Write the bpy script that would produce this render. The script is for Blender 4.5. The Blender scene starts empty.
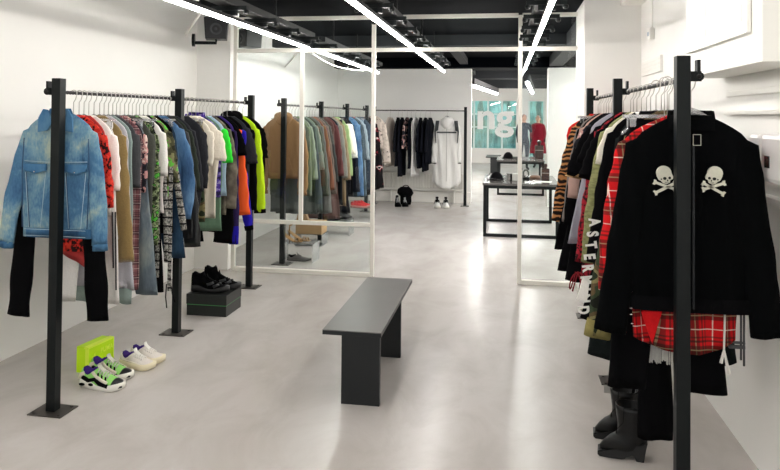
import bpy, bmesh, math, random
from mathutils import Vector, Matrix, noise
random.seed(7)
PI = math.pi
C = bpy.context.scene.collection
SC = bpy.context.scene

# ------------------------------------------------------------------ camera
F_PX = 690.0
YAW, PITCH, ROLL = 0.1651, 0.0187, 0.009
CAMZ = 1.55
fw = Vector((-math.sin(YAW) * math.cos(PITCH), math.cos(YAW) * math.cos(PITCH), math.sin(PITCH)))
r0 = Vector((math.cos(YAW), math.sin(YAW), 0))
u0 = r0.cross(fw)
rt = r0 * math.cos(ROLL) + u0 * math.sin(ROLL)
up = u0 * math.cos(ROLL) - r0 * math.sin(ROLL)
CY = 118 + F_PX * (up.y / fw.y)
cam_data = bpy.data.cameras.new('camera')
cam = bpy.data.objects.new('camera', cam_data)
C.objects.link(cam)
cam.matrix_world = Matrix(((rt.x, up.x, -fw.x, 0), (rt.y, up.y, -fw.y, 0), (rt.z, up.z, -fw.z, CAMZ), (0, 0, 0, 1)))
cam_data.sensor_fit = 'HORIZONTAL'
cam_data.sensor_width = 36
cam_data.lens = 36 * F_PX / 780
cam_data.shift_y = (CY - 235) / 780
cam_data.clip_start = 0.05
cam_data.clip_end = 200
SC.camera = cam


def at(px, py, Y):
    d = fw + rt * ((px - 390) / F_PX) + up * ((CY - py) / F_PX)
    t = Y / d.y
    return Vector((d.x * t, Y, CAMZ + d.z * t))


def atz(px, py, z=0.0):
    d = fw + rt * ((px - 390) / F_PX) + up * ((CY - py) / F_PX)
    t = (z - CAMZ) / d.z
    return Vector((d.x * t, d.y * t, z))


# ------------------------------------------------------------------ object helpers
def empty(name, loc=(0, 0, 0), rz=0.0, label=None, cat=None, group=None):
    o = bpy.data.objects.new(name, None)
    o.empty_display_size = 0.05
    C.objects.link(o)
    o.location = loc
    o.rotation_euler = (0, 0, rz)
    return tag(o, label, cat, group)


def tag(o, label=None, cat=None, group=None, kind=None):
    if label: o['label'] = label
    if cat: o['category'] = cat
    if group: o['group'] = group
    if kind: o['kind'] = kind
    return o


def mk(name, bm, mats, parent=None, smooth=False, recalc=True):
    if recalc:
        bmesh.ops.recalc_face_normals(bm, faces=bm.faces)
    me = bpy.data.meshes.new(name)
    bm.to_mesh(me)
    bm.free()
    if not isinstance(mats, (list, tuple)): mats = [mats]
    for m in mats: me.materials.append(m)
    if smooth:
        for p in me.polygons: p.use_smooth = True
    o = bpy.data.objects.new(name, me)
    C.objects.link(o)
    if parent: o.parent = parent
    return o


def struct(name, bm, m, **k):
    o = mk(name, bm, m, **k)
    o['kind'] = 'structure'
    return o


def box(bm, x0, x1, y0, y1, z0, z1, mi=0, bev=0.0, rot=None):
    vs = [bm.verts.new(v) for v in ((x0, y0, z0), (x1, y0, z0), (x1, y1, z0), (x0, y1, z0), (x0, y0, z1), (x1, y0, z1), (x1, y1, z1), (x0, y1, z1))]
    fs = [bm.faces.new([vs[i] for i in f]) for f in ((0, 3, 2, 1), (4, 5, 6, 7), (0, 1, 5, 4), (1, 2, 6, 5), (2, 3, 7, 6), (3, 0, 4, 7))]
    for f in fs: f.material_index = mi
    if rot is not None:
        for v in vs: v.co = rot @ v.co
    if bev > 0:
        es = list({e for f in fs for e in f.edges})
        r = bmesh.ops.bevel(bm, geom=es, offset=bev, segments=2, affect='EDGES', profile=0.5)
        for f in r['faces']: f.material_index = mi
    return vs


def loft(bm, rings, c0=True, c1=True, mi=0):
    R = [[bm.verts.new(p) for p in r] for r in rings]
    n = len(R[0])
    for a, b in zip(R[:-1], R[1:]):
        for i in range(n):
            f = bm.faces.new((a[i], a[(i + 1) % n], b[(i + 1) % n], b[i]))
            f.material_index = mi
            f.smooth = True
    if c0:
        f = bm.faces.new(R[0]); f.material_index = mi
    if c1:
        f = bm.faces.new(R[-1][::-1]); f.material_index = mi
    return R


def tube(bm, pts, r, n=8, mi=0, caps=True):
    pts = [Vector(p) for p in pts]
    rr = r if isinstance(r, (list, tuple)) else [r] * len(pts)
    rings = []
    prev = None
    for i, p in enumerate(pts):
        t = (pts[min(i + 1, len(pts) - 1)] - pts[max(i - 1, 0)]).normalized()
        ref = Vector((0, 0, 1)) if abs(t.z) < 0.9 else Vector((0, 1, 0))
        if prev is None:
            a = t.cross(ref).normalized()
        else:
            a = (prev - t * prev.dot(t))
            a = a.normalized() if a.length > 1e-6 else t.cross(ref).normalized()
        prev = a
        b = t.cross(a).normalized()
        rings.append([p + (a * math.cos(2 * PI * k / n) + b * math.sin(2 * PI * k / n)) * rr[i] for k in range(n)])
    loft(bm, rings, caps, caps, mi)


def prism(bm, poly, y0, y1, mi=0, f=None):
    """poly of (x,z) extruded along y; f maps a point"""
    g = f or (lambda v: v)
    a = [bm.verts.new(g(Vector((x, y0, z)))) for x, z in poly]
    b = [bm.verts.new(g(Vector((x, y1, z)))) for x, z in poly]
    n = len(a)
    fs = [bm.faces.new(a), bm.faces.new(b[::-1])]
    for i in range(n):
        fs.append(bm.faces.new((a[i], b[i], b[(i + 1) % n], a[(i + 1) % n])))
    for q in fs: q.material_index = mi


def ball(bm, c, rx, ry, rz, mi=0, seg=14, rings=9):
    rr = []
    for j in range(1, rings):
        th = PI * j / rings
        rr.append([(c[0] + rx * math.sin(th) * math.cos(2 * PI * k / seg), c[1] + ry * math.sin(th) * math.sin(2 * PI * k / seg), c[2] + rz * math.cos(th)) for k in range(seg)])
    loft(bm, rr, True, True, mi)


def text_bm(s, size, depth=0.002, f=None, offset=0.0, sx=1.0):
    """letters as real mesh, laid in the xz plane facing -y, centred"""
    cu = bpy.data.curves.new('t', 'FONT')
    cu.body = s; cu.size = size; cu.extrude = depth / 2; cu.offset = offset
    cu.align_x = 'CENTER'; cu.align_y = 'CENTER'
    cu.resolution_u = 4
    o = bpy.data.objects.new('t', cu)
    C.objects.link(o)
    dg = bpy.context.evaluated_depsgraph_get()
    me = bpy.data.meshes.new_from_object(o.evaluated_get(dg))
    bpy.data.objects.remove(o); bpy.data.curves.remove(cu)
    bm = bmesh.new(); bm.from_mesh(me); bpy.data.meshes.remove(me)
    for v in bm.verts:
        p = Vector((v.co.x * sx, -v.co.z, v.co.y))
        v.co = f(p) if f else p
    return bm


# ------------------------------------------------------------------ materials
def lin(h):
    if isinstance(h, str):
        h = h.lstrip('#')
        c = [int(h[i:i + 2], 16) / 255 for i in (0, 2, 4)]
    else: c = h
    return tuple((x / 12.92 if x <= 0.04045 else ((x + 0.055) / 1.055) ** 2.4) for x in c) + (1.0,)


class N:
    def __init__(s, name):
        s.m = bpy.data.materials.new(name)
        s.m.use_nodes = True
        s.t = s.m.node_tree
        s.b = s.t.nodes['Principled BSDF']
        s.tc = None
    def new(s, ty, **k):
        n = s.t.nodes.new(ty)
        for a, v in k.items(): setattr(n, a, v)
        return n
    def link(s, a, b): s.t.links.new(a, b)
    def co(s, scale=(1, 1, 1), rot=(0, 0, 0), src='Object'):
        if s.tc is None: s.tc = s.new('ShaderNodeTexCoord')
        mp = s.new('ShaderNodeMapping')
        mp.inputs['Scale'].default_value = scale
        mp.inputs['Rotation'].default_value = rot
        s.link(s.tc.outputs[src], mp.inputs['Vector'])
        return mp.outputs[0]
    def noise(s, v, scale, detail=3, rough=0.5, dist=0.0):
        n = s.new('ShaderNodeTexNoise')
        n.inputs['Scale'].default_value = scale
        n.inputs['Detail'].default_value = detail
        n.inputs['Roughness'].default_value = rough
        n.inputs['Distortion'].default_value = dist
        s.link(v, n.inputs['Vector'])
        return n.outputs['Fac']
    def ramp(s, fac, stops, const=False):
        n = s.new('ShaderNodeValToRGB')
        n.color_ramp.interpolation = 'CONSTANT' if const else 'LINEAR'
        e = n.color_ramp.elements
        while len(e) < len(stops): e.new(0.5)
        for i, (p, c) in enumerate(stops):
            e[i].position = p; e[i].color = lin(c)
        s.link(fac, n.inputs['Fac'])
        return n.outputs['Color']
    def math(s, op, a, b=None):
        n = s.new('ShaderNodeMath', operation=op)
        for i, v in enumerate((a, b)):
            if v is None: continue
            if isinstance(v, (int, float)): n.inputs[i].default_value = v
            else: s.link(v, n.inputs[i])
        return n.outputs[0]
    def mix(s, fac, a, b, ty='MIX'):
        n = s.new('ShaderNodeMixRGB', blend_type=ty)
        for i, v in enumerate((fac, a, b)):
            if isinstance(v, (int, float)): n.inputs[i].default_value = v
            elif isinstance(v, (tuple, str)): n.inputs[i].default_value = lin(v) if isinstance(v, str) else v
            else: s.link(v, n.inputs[i])
        return n.outputs[0]
    def color(s, c):
        if isinstance(c, (tuple, str)): s.b.inputs['Base Color'].default_value = lin(c) if isinstance(c, str) else c
        else: s.link(c, s.b.inputs['Base Color'])
    def bump(s, h, strength, dist=0.01):
        n = s.new('ShaderNodeBump')
        n.inputs['Strength'].default_value = strength
        n.inputs['Distance'].default_value = dist
        s.link(h, n.inputs['Height'])
        s.link(n.outputs[0], s.b.inputs['Normal'])
    def set(s, rough=None, metal=None, spec=None, sheen=None):
        if rough is not None: s.b.inputs['Roughness'].default_value = rough
        if metal is not None: s.b.inputs['Metallic'].default_value = metal
        if spec is not None: s.b.inputs['Specular IOR Level'].default_value = spec
        if sheen is not None: s.b.inputs['Sheen Weight'].default_value = sheen
        return s


_mc = {}
def cloth(hexc, var=0.12, rough=0.85, bump=0.6, sheen=0.0, fold=9.0):
    key = ('cloth', hexc, var, rough, bump, sheen)
    if key in _mc: return _mc[key]
    n = N('cloth'); n.set(rough, 0, 0.08 if int(hexc[1:3], 16) < 32 else 0.2, sheen)
    v = n.co((1, 1, 0.25))
    f = n.noise(v, fold, 3)
    f2 = n.noise(n.co(), 140, 2)
    c = lin(hexc)
    d = tuple(max(0, x * (1 - var)) for x in c[:3]) + (1,)
    l = tuple(min(1, x * (1 + var)) for x in c[:3]) + (1,)
    n.color(n.mix(f2, d, l))
    n.bump(n.math('ADD', f, n.math('MULTIPLY', f2, 0.08)), bump, 0.03)
    _mc[key] = n.m
    return n.m


def pattern(name, stops, scale, stretch=(1, 1, 1), const=True, rough=0.85, dist=0.0, detail=2, bump=0.3):
    key = ('pat', name)
    if key in _mc: return _mc[key]
    n = N(name); n.set(rough, 0, 0.25)
    f = n.noise(n.co(stretch), scale, detail, 0.5, dist)
    n.color(n.ramp(f, stops, const))
    n.bump(n.noise(n.co((1, 1, 0.25)), 9, 3), bump, 0.03)
    _mc[key] = n.m
    return n.m


def denim(name, dark, mid, light, th=0.55):
    key = ('denim', name)
    if key in _mc: return _mc[key]
    n = N(name); n.set(0.85, 0, 0.2)
    f = n.noise(n.co((1, 1, 0.6)), 5.5, 3, 0.5)
    w = n.noise(n.co((1, 1, 0.35)), 90, 2)
    f = n.math('ADD', n.math('MULTIPLY', f, 0.85), n.math('MULTIPLY', w, 0.15))
    n.color(n.ramp(f, [(0.32, dark), (0.47, mid), (th + 0.08, light)]))
    n.bump(n.math('ADD', n.noise(n.co((1, 1, 0.3)), 9, 3), n.math('MULTIPLY', w, 0.1)), 0.4, 0.03)
    _mc[key] = n.m
    return n.m


def tartan(name, base, period=0.13, cols=('#1a1c18', '#9d8f6a', '#e8e0d0')):
    key = ('tartan', name)
    if key in _mc: return _mc[key]
    n = N(name); n.set(0.85, 0, 0.2)
    sep = n.new('ShaderNodeSeparateXYZ'); n.link(n.co(), sep.inputs[0])
    h = n.math('ADD', sep.outputs[0], n.math('MULTIPLY', sep.outputs[1], 0.8))
    def st(c, off, w):
        q = n.math('FRACT', n.math('ADD', n.math('DIVIDE', c, period), 10 + off))
        return n.math('LESS_THAN', q, w)
    c = lin(base)
    for ax in (h, sep.outputs[2]):
        c = n.mix(n.math('MULTIPLY', st(ax, 0.0, 0.26), 0.62), c, lin(cols[0]))
        c = n.mix(n.math('MULTIPLY', st(ax, -0.36, 0.06), 0.7), c, lin(cols[0]))
        c = n.mix(n.math('MULTIPLY', st(ax, -0.48, 0.05), 0.6), c, lin(cols[0]))
        c = n.mix(n.math('MULTIPLY', st(ax, -0.12, 0.035), 0.75), c, lin(cols[1]))
        c = n.mix(n.math('MULTIPLY', st(ax, -0.72, 0.03), 0.75), c, lin(cols[2]))
    n.color(c)
    n.bump(n.noise(n.co((1, 1, 0.25)), 9, 3), 0.3, 0.03)
    _mc[key] = n.m
    return n.m


def tape(name, bg='#111214', fg='#d8d6d0', per=0.085):
    """woven logo tape: blocks of small white lettering with black gaps"""
    key = ('tape', name)
    if key in _mc: return _mc[key]
    n = N(name); n.set(0.8, 0, 0.2)
    sep = n.new('ShaderNodeSeparateXYZ'); n.link(n.co(), sep.inputs[0])
    q = n.math('FRACT', n.math('ADD', n.math('DIVIDE', sep.outputs[2], per), 50))
    blk = n.math('GREATER_THAN', q, 0.2)
    le = n.math('GREATER_THAN', n.noise(n.co((1, 1, 0.8)), 95, 1), 0.5)
    n.color(n.mix(n.math('MULTIPLY', blk, n.math('ADD', n.math('MULTIPLY', le, 0.65), 0.3)), lin(bg), lin(fg)))
    _mc[key] = n.m
    return n.m


def tiger():
    if 'tiger' in _mc: return _mc['tiger']
    n = N('tiger_print'); n.set(0.8, 0, 0.2)
    w = n.new('ShaderNodeTexWave', wave_type='BANDS', bands_direction='Z')
    w.inputs['Scale'].default_value = 8.5
    w.inputs['Distortion'].default_value = 7
    w.inputs['Detail'].default_value = 2
    w.inputs['Detail Scale'].default_value = 1.5
    n.link(n.co(), w.inputs['Vector'])
    n.color(n.ramp(w.outputs['Fac'], [(0.0, '#100b09'), (0.5, '#2a170d'), (0.6, '#8f5c33'), (0.85, '#b07a4a')]))
    _mc['tiger'] = n.m
    return n.m


def simple(name, hexc, rough=0.5, metal=0.0, spec=0.5, var=0.0, scale=20, bump=0.0):
    key = ('s', name, hexc, rough)
    if key in _mc: return _mc[key]
    n = N(name); n.set(rough, metal, spec)
    c = lin(hexc)
    if var or bump:
        f = n.noise(n.co(), scale, 4)
        if var:
            n.color(n.mix(f, tuple(x * (1 - var) for x in c[:3]) + (1,), tuple(min(1, x * (1 + var)) for x in c[:3]) + (1,)))
        else: n.color(c)
        if bump: n.bump(f, bump, 0.01)
    else: n.color(c)
    _mc[key] = n.m
    return n.m


def emis(name, hexc, strength):
    n = N(name)
    n.color(hexc)
    n.b.inputs['Emission Color'].default_value = lin(hexc)
    n.b.inputs['Emission Strength'].default_value = strength
    return n.m


def clear(name, tint='#ffffff', refl=0.08, rough=0.02, opac=0.0, oc='#ffffff'):
    """thin clear sheet: see-through with a fresnel reflection"""
    m = bpy.data.materials.new(name); m.use_nodes = True
    t = m.node_tree; t.nodes.clear()
    out = t.nodes.new('ShaderNodeOutputMaterial')
    tr = t.nodes.new('ShaderNodeBsdfTransparent'); tr.inputs[0].default_value = lin(tint)
    gl = t.nodes.new('ShaderNodeBsdfGlossy'); gl.inputs['Roughness'].default_value = rough
    fr = t.nodes.new('ShaderNodeLayerWeight'); fr.inputs['Blend'].default_value = 0.25
    mu = t.nodes.new('ShaderNodeMath'); mu.operation = 'MULTIPLY_ADD'
    mu.inputs[1].default_value = 0.6; mu.inputs[2].default_value = refl
    t.links.new(fr.outputs['Fresnel'], mu.inputs[0])
    mx = t.nodes.new('ShaderNodeMixShader')
    t.links.new(mu.outputs[0], mx.inputs[0])
    t.links.new(tr.outputs[0], mx.inputs[1])
    t.links.new(gl.outputs[0], mx.inputs[2])
    last = mx
    if opac > 0:
        df = t.nodes.new('ShaderNodeBsdfDiffuse'); df.inputs[0].default_value = lin(oc)
        m2 = t.nodes.new('ShaderNodeMixShader'); m2.inputs[0].default_value = opac
        t.links.new(mx.outputs[0], m2.inputs[1]); t.links.new(df.outputs[0], m2.inputs[2])
        last = m2
    t.links.new(last.outputs[0], out.inputs[0])
    return m


# walls, floor ------------------------------------------------------
def wall_mat(name, hexc):
    n = N(name); n.set(0.62, 0, 0.3)
    f = n.noise(n.co(), 1.3, 4)
    c = lin(hexc)
    n.color(n.mix(f, tuple(x * 0.95 for x in c[:3]) + (1,), tuple(min(1, x * 1.03) for x in c[:3]) + (1,)))
    n.bump(n.noise(n.co(), 6, 5, 0.6), 0.12, 0.02)
    return n.m


def floor_mat():
    n = N('poured_resin_floor'); n.set(0.27, 0, 0.42)
    a = n.noise(n.co((1, 0.35, 1)), 0.9, 4, 0.5, 0.3)
    b = n.noise(n.co((1, 0.6, 1)), 3.0, 6, 0.6, 0.6)
    c = n.noise(n.co((1.0, .45, 1)), 9, 7, 0.7, 1.2)
    base = n.ramp(a, [(0.3, '#bfbab5'), (0.5, '#c8c3bf'), (0.7, '#d2cecb')])
    col = n.mix(0.5, base, n.ramp(b, [(0.32, '#dedad5'), (0.6, '#ffffff')]), 'MULTIPLY')
    col = n.mix(0.15, col, n.ramp(c, [(0.24, '#e4e0da'), (0.42, '#ffffff')]), 'MULTIPLY')
    n.color(col)
    n.bump(b, 0.16, 0.02)
    return n.m


M_WALL = wall_mat('white_wall_paint', '#f3f2ee')
M_TRIMW = simple('white_gloss_trim', '#f1efe9', 0.35)
M_CEIL = simple('black_ceiling_paint', '#030509', 0.95, spec=0.06, var=0.2, scale=3)
M_BEAM = simple('dark_grey_beam_paint', '#26282b', 0.7, spec=0.3)
M_TRAY = simple('dark_cable_tray_steel', '#161516', 0.5, 0.2)
M_FLOOR = floor_mat()
M_LED = emis('led_tube', '#fffaf4', 27.0)
M_LED2 = emis('led_tube_bright', '#fdfaf6', 54.0)
M_BLKMETAL = simple('black_powder_coated_steel', '#0a0f10', 0.5, 0.0, 0.22, var=0.15, scale=60)
M_REBAR = simple('blackened_ribbed_steel', '#201e1e', 0.38, 0.7)
M_CHROME = simple('bright_wire', '#d5d3cf', 0.22, 0.9)
M_WIREW = simple('light_hook_wire', '#c4c1bb', 0.3, 0.7)
M_PLAST = clear('clear_hanger_plastic', '#fafafb', 0.22, 0.12, 0.20, '#f4f4f6')
M_ACRYL = clear('clear_acrylic', '#f3f6f6', 0.12, 0.05, 0.10, '#ffffff')
M_GLASS = clear('partition_glass', '#fbfefd', 0.015, 0.0)
M_WINGL = clear('shop_window_glass', '#dff4f0', 0.04, 0.0)
M_BENCH_TOP = simple('grey_brown_laminate_bench_top', '#4c4845', 0.36, 0, 0.5, var=0.12, scale=6)
M_BENCH = simple('black_bench_panel', '#0e1214', 0.45, 0, 0.4, var=0.1)
M_BLK = cloth('#060608', 0.2, 0.92, 0.3)
M_VELVET = cloth('#030405', 0.2, 0.97, 0.3)
M_WHT = cloth('#f4f1eb', .05)
M_SKULL = cloth('#cfcdbd', 0.08, 0.9, 0.1)

# ------------------------------------------------------------------ the shell
CEIL = 2.62
LW = -3.10          # left wall
RW = 1.12           # right wall
PY = 6.60           # plane of the glazed partition
YB = 12.62          # rear white wall
YF = 24.0           # street front at the far end
Y0 = -4.0

b = bmesh.new(); box(b, LW - .3, 4.2, Y0, 30, -0.12, 0); struct('floor', b, M_FLOOR)
b = bmesh.new(); box(b, LW - .3, 4.2, Y0, YF + .2, CEIL, CEIL + 0.2); struct('ceiling', b, M_CEIL)
b = bmesh.new(); box(b, LW - .3, LW, Y0, YF, 0, CEIL); struct('wall_left', b, M_WALL)
b = bmesh.new(); box(b, RW, RW + .3, Y0, 6.35, 0, CEIL); struct('wall_right', b, M_WALL)
b = bmesh.new(); box(b, 0.66, RW + .3, 6.02, 6.7, 0, CEIL - .06); struct('wall_right_return', b, M_WALL)
b = bmesh.new(); box(b, LW, LW + .36, PY, PY + .22, 0, CEIL); struct('wall_left_return', b, M_WALL)
xb = at(471, 150, YB).x
b = bmesh.new(); box(b, LW, xb, YB, YB + .25, 0, 2.44); struct('wall_rear', b, M_WALL)
xr = at(548, 150, 12.4).x
b = bmesh.new(); box(b, xr, 3.9, 12.4, 12.7, 0, 2.44); struct('wall_rear_right', b, M_WALL)
b = bmesh.new(); box(b, 3.9, 4.2, 6.35, YF, 0, CEIL); struct('wall_side_room', b, M_WALL)
b = bmesh.new(); box(b, LW - .3, 4.2, Y0 - .2, Y0, 0, 0.5); box(b, LW - .3, LW + .6, Y0 - .2, Y0, .5, CEIL); box(b, 0.6, 4.2, Y0 - .2, Y0, .5, CEIL); struct('wall_front', b, M_WALL)
# soffit strip above right wall
b = bmesh.new(); box(b, 0.95, RW, 3.82, 6.02, 2.50, CEIL, bev=0.01); struct('trim_1', b, M_TRIMW)
# lower black soffits and grey beams over the rear room
b = bmesh.new(); box(b, LW, 3.9, YB - .3, YB + .5, 2.44, CEIL); struct('beam_1', b, M_CEIL)
b = bmesh.new(); box(b, LW, 3.9, 8.9, 9.05, 2.48, CEIL); struct('beam_2', b, M_BEAM)
b = bmesh.new(); box(b, LW, 3.9, 15.5, 15.7, 2.42, CEIL); struct('beam_3', b, M_BEAM)
b = bmesh.new(); box(b, LW, 3.9, 19.0, 19.2, 2.36, CEIL); struct('beam_4', b, M_BEAM)
p0 = at(440, 42, 9.1)
b = bmesh.new(); box(b, p0.x + .06, p0.x + .20, 9.05, 15.5, 2.5, 2.6); struct('beam_5', b, M_BEAM)
p0 = at(574, 46, 9.0)
b = bmesh.new(); box(b, p0.x - .1, p0.x + .12, 7.0, 12.3, 2.46, 2.62); struct('beam_6', b, M_BEAM)
# ledge behind radiator
b = bmesh.new(); box(b, LW, xb, YB - .05, YB, 0, .20, bev=0.006); struct('baseboard_rear', b, M_TRIMW)

# glazed partition: white steel frame bars and panes
xL, x3, x5, x8, xm = [at(px, 200, PY).x for px in (234, 372.5, 519.5, 580, 301)]
ZT, ZM = at(470, 16, PY).z, at(440, 49.5, PY).z
part = empty('glazed_partition', (0, PY, 0)); tag(part, kind='structure')
M_PF = simple('cream_steel_frame', '#eeebe2', 0.4)
def bar(name, x0, x1, z0, z1, d=0.022):
    b = bmesh.new(); box(b, x0, x1, -d, d, z0, z1, bev=0.004)
    return mk(name, b, M_PF, part)
h = 0.019
for x in (xL, x3, x5, x8): bar('post', x - h, x + h, 0.0, ZT)
bar('mullion', xm - h, xm + h, .5, ZM - h)
bar('top_bar', xL + h, x3 - h, ZT - h, ZT + h); bar('top_bar', x3 + h, x5 - h, ZT - h, ZT + h); bar('top_bar', x5 + h, x8 - h, ZT - h, ZT + h)
bar('transom', xL + h, x3 - h, ZM - h, ZM + h); bar('transom', x3 + h, x5 - h, ZM - h, ZM + h); bar('transom', x5 + h, x8 - h, ZM - h, ZM + h)
zlow = at(330, 223.5, PY).z
bar('low_bar', xL + h, x3 - h, zlow - h, zlow + h)
bar('sill_bar', xL + h, x3 - h, 0, 2 * h, .03); bar('sill_bar', x5 + h, x8 - h, 0, 2 * h, .03)
b = bmesh.new()
for a, c, z0, z1 in ((xL, xm, zlow, ZM), (xm, x3, zlow, ZM), (xL, x3, .03, zlow), (xL, x3, ZM, ZT), (x3, x5, ZM, ZT), (x5, x8, ZM, ZT), (x5, x8, .03, ZM)):
    box(b, a + h, c - h, -.003, .003, z0 + h, z1 - h)
mk('glass_pane', b, M_GLASS, part)

# far street front
zt2, zb2 = at(500, 101, YF).z, at(500, 148.5, YF).z
ps = [at(px, 120, YF).x for px in (472, 516, 528, 545)]
b = bmesh.new()
box(b, LW, ps[0] - 1.2, YF, YF + .2, 0, CEIL)
box(b, ps[1], ps[2], YF, YF + .2, 0, CEIL)
box(b, ps[3], 3.9, YF, YF + .2, 0, CEIL)
box(b, ps[0] - 1.2, ps[1], YF, YF + .2, 0, zb2)
box(b, ps[0] - 1.2, ps[1], YF, YF + .2, zt2, CEIL)
box(b, ps[2], ps[3], YF, YF + .2, zt2, CEIL)
struct('wall_street_front', b, M_WALL)
M_WF = simple('pale_window_frame', '#dfeeea', 0.4)
w = bmesh.new(); box(w, ps[0] - 1.2, ps[1], YF + .08, YF + .1, zb2, zt2); struct('window_1', w, M_WINGL)
b = bmesh.new()
for px in (474, 488, 502):
    x = at(px, 120, YF).x; box(b, x - .03, x + .03, YF + .03, YF + .07, zb2, zt2)
for z in (at(480, 114, YF).z, at(480, 127, YF).z): box(b, ps[0] - 1.2, ps[1], YF + .04, YF + .07, z - .02, z + .02)
struct('trim_2', b, M_WF)
w = bmesh.new(); box(w, ps[2], ps[3], YF + .08, YF + .1, 0.05, zt2); struct('door_1', w, M_WINGL)
b = bmesh.new()
xa = at(529, 120, YF).x
box(b, ps[2], ps[2] + .06, YF + .02, YF + .07, 0, zt2); box(b, ps[3] - .06, ps[3], YF + .02, YF + .07, 0, zt2)
struct('trim_3', b, M_WF)
# window lettering
pn = at(498.2, 121, YF)
bt = text_bm('ng', 2.05, 0.02, offset=0.055, sx=0.86)
zs = [v.co.z for v in bt.verts]; xs = [v.co.x for v in bt.verts]
tz0, tz1 = at(498, 137.5, YF).z, at(498, 111, YF).z
tx0, tx1 = at(477.5, 120, YF).x, at(514, 120, YF).x
for v in bt.verts:
    v.co.z = tz0 + (v.co.z - min(zs)) / (max(zs) - min(zs)) * (tz1 - tz0)
    v.co.x = tx0 + (v.co.x - min(xs)) / (max(xs) - min(xs)) * (tx1 - tx0)
    v.co.y += YF - .02
tag(mk('window_lettering', bt, simple('white_vinyl', '#f7f8f6', 0.5)), 'large white lowercase ng lettering on the far teal shop window', 'lettering')
# street outside: opposite shop fronts
n = N('street_facade'); n.set(0.6)
sep = n.new('ShaderNodeSeparateXYZ'); n.link(n.co(), sep.inputs[0])
zz = n.math('DIVIDE', sep.outputs[2], 4.0)
colz = n.ramp(zz, [(0.0, '#46666a'), (0.12, '#5b5348'), (0.22, '#8a7558'), (0.36, '#3f5f5e'), (0.44, '#86a8a4'), (0.60, '#a4c4c1'), (0.8, '#3a6b70')], True)
nz = n.noise(n.co((1.6, 1, .4)), 1.6, 3)
n.color(n.mix(n.math('MULTIPLY', nz, 1.2), colz, n.ramp(nz, [(0.3, '#102a2c'), (0.42, '#2f5f60'), (0.52, '#9fbcb6'), (0.6, '#6b5d49'), (.7, '#2c3a38')])))
b = bmesh.new(); box(b, -5, 5, 29.4, 29.9, 0, 4.5)
struct('exterior_facade', b, n.m)

# ------------------------------------------------------------------ lamps
def strip(name, x, z, y0, y1, label, clamps=True):
    t = empty(name, (x, y0, z), 0, label, 'ceiling light', 'linear strip lights under the black ceiling')
    L = y1 - y0
    b = bmesh.new(); box(b, -.012, .012, 0, L, -.011, .011); mk('led_tube', b, M_LED2 if y0 > 5 else M_LED, t)
    b = bmesh.new(); box(b, -.016, .016, 0, L, .0115, .035); mk('housing', b, M_TRAY, t)
    b = bmesh.new()
    box(b, -.065, .065, 0, L, .10, .112); box(b, -.065, -.058, 0, L, .112, .15); box(b, .058, .065, 0, L, .112, .15)
    yy = .6
    while yy < L:
        box(b, -.006, .006, yy - .006, yy + .006, .112, CEIL - z - .003); yy += 1.24
    mk('cable_tray', b, M_TRAY, t)
    if clamps:
        y = .25
        while y < L:
            b = bmesh.new(); box(b, -.13, .13, y - .02, y + .02, .07, .10); box(b, -.055, .055, y - .012, y + .012, .035, .07)
            ball(b, (-.12, y, .06), .02, .02, .02, seg=8, rings=5); ball(b, (.12, y, .06), .02, .02, .02, seg=8, rings=5)
            mk('clamp', b, M_BLKMETAL, t); y += .62
    return t
ZS = 2.215
xs1 = atz(310, 49, ZS).x; xs2 = atz(415, 49.5, ZS).x; xs3 = atz(533, 49, ZS).x
strip('strip_light', xs1, ZS, -2.5, PY - .06, 'long white strip light on the left, running from the shop front to the glass partition')
strip('strip_light', xs1 + .02, ZS, PY + .25, 10.2, 'white strip light above the far clothes rack behind the left glass pane')
strip('strip_light', xs2, ZS, -2.5, PY - .06, 'middle strip light of the front room, over the bench side of the glass partition')
strip('strip_light', xs2, ZS, PY + .1, 10.0, 'middle strip light beyond the glass partition, pointing to the rear white wall')
strip('strip_light', xs3, ZS, -2.5, PY - .06, 'right strip light of the front room, nearest to the tartan clothes rack')
strip('strip_light', xs3, ZS, PY + .1, 10.0, 'right strip light beyond the partition, above the black steel display tables')
pz = at(472, 88, 14); qz = at(497, 97, 20)
t = empty('strip_light', (pz.x, 14, 2.2), math.atan2(-(at(497, 97, 19).x - pz.x), 5), 'short far strip light slanting above the teal shop window', 'ceiling light', 'linear strip lights under the black ceiling')
b = bmesh.new(); box(b, -.025, .025, 0, 5, -.02, .02); mk('led_tube', b, M_LED2, t)
b = bmesh.new(); box(b, -.05, .05, 0, 5, .02, .15); mk('housing', b, M_TRAY, t)
t = empty('strip_light', (at(527, 80, 12.8).x, 12.8, 2.2), math.atan2(-(at(533, 97, 19).x - at(527, 80, 12.8).x), 6.2), 'short far strip light above the glass door, behind the second black display table', 'ceiling light', 'linear strip lights under the black ceiling')
b = bmesh.new(); box(b, -.025, .025, 0, 5.5, -.02, .02); mk('led_tube', b, M_LED2, t)
b = bmesh.new(); box(b, -.05, .05, 0, 5.5, .02, .15); mk('housing', b, M_TRAY, t)
# added strips, hidden from the camera, put in to brighten the back of the shop
for nm, x, ya, yb2, lb in (('strip_light', 1.5, 6.9, 12.2, 'added unseen strip light, nearer one beyond the right return wall, brightening the rear'), ('strip_light', 2.8, 6.9, 12.2, 'added unseen strip light, second one beyond the right return wall, brightening the rear'), ('strip_light', -2.2, 14.0, 23.0, 'added unseen strip light behind the rear white wall, brightening the far passage'), ('strip_light', 2.2, 14.0, 23.0, 'added unseen strip light right of the rear passage, brightening the street end')):
    strip(nm, x, 2.2, ya, yb2, lb, False)

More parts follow.
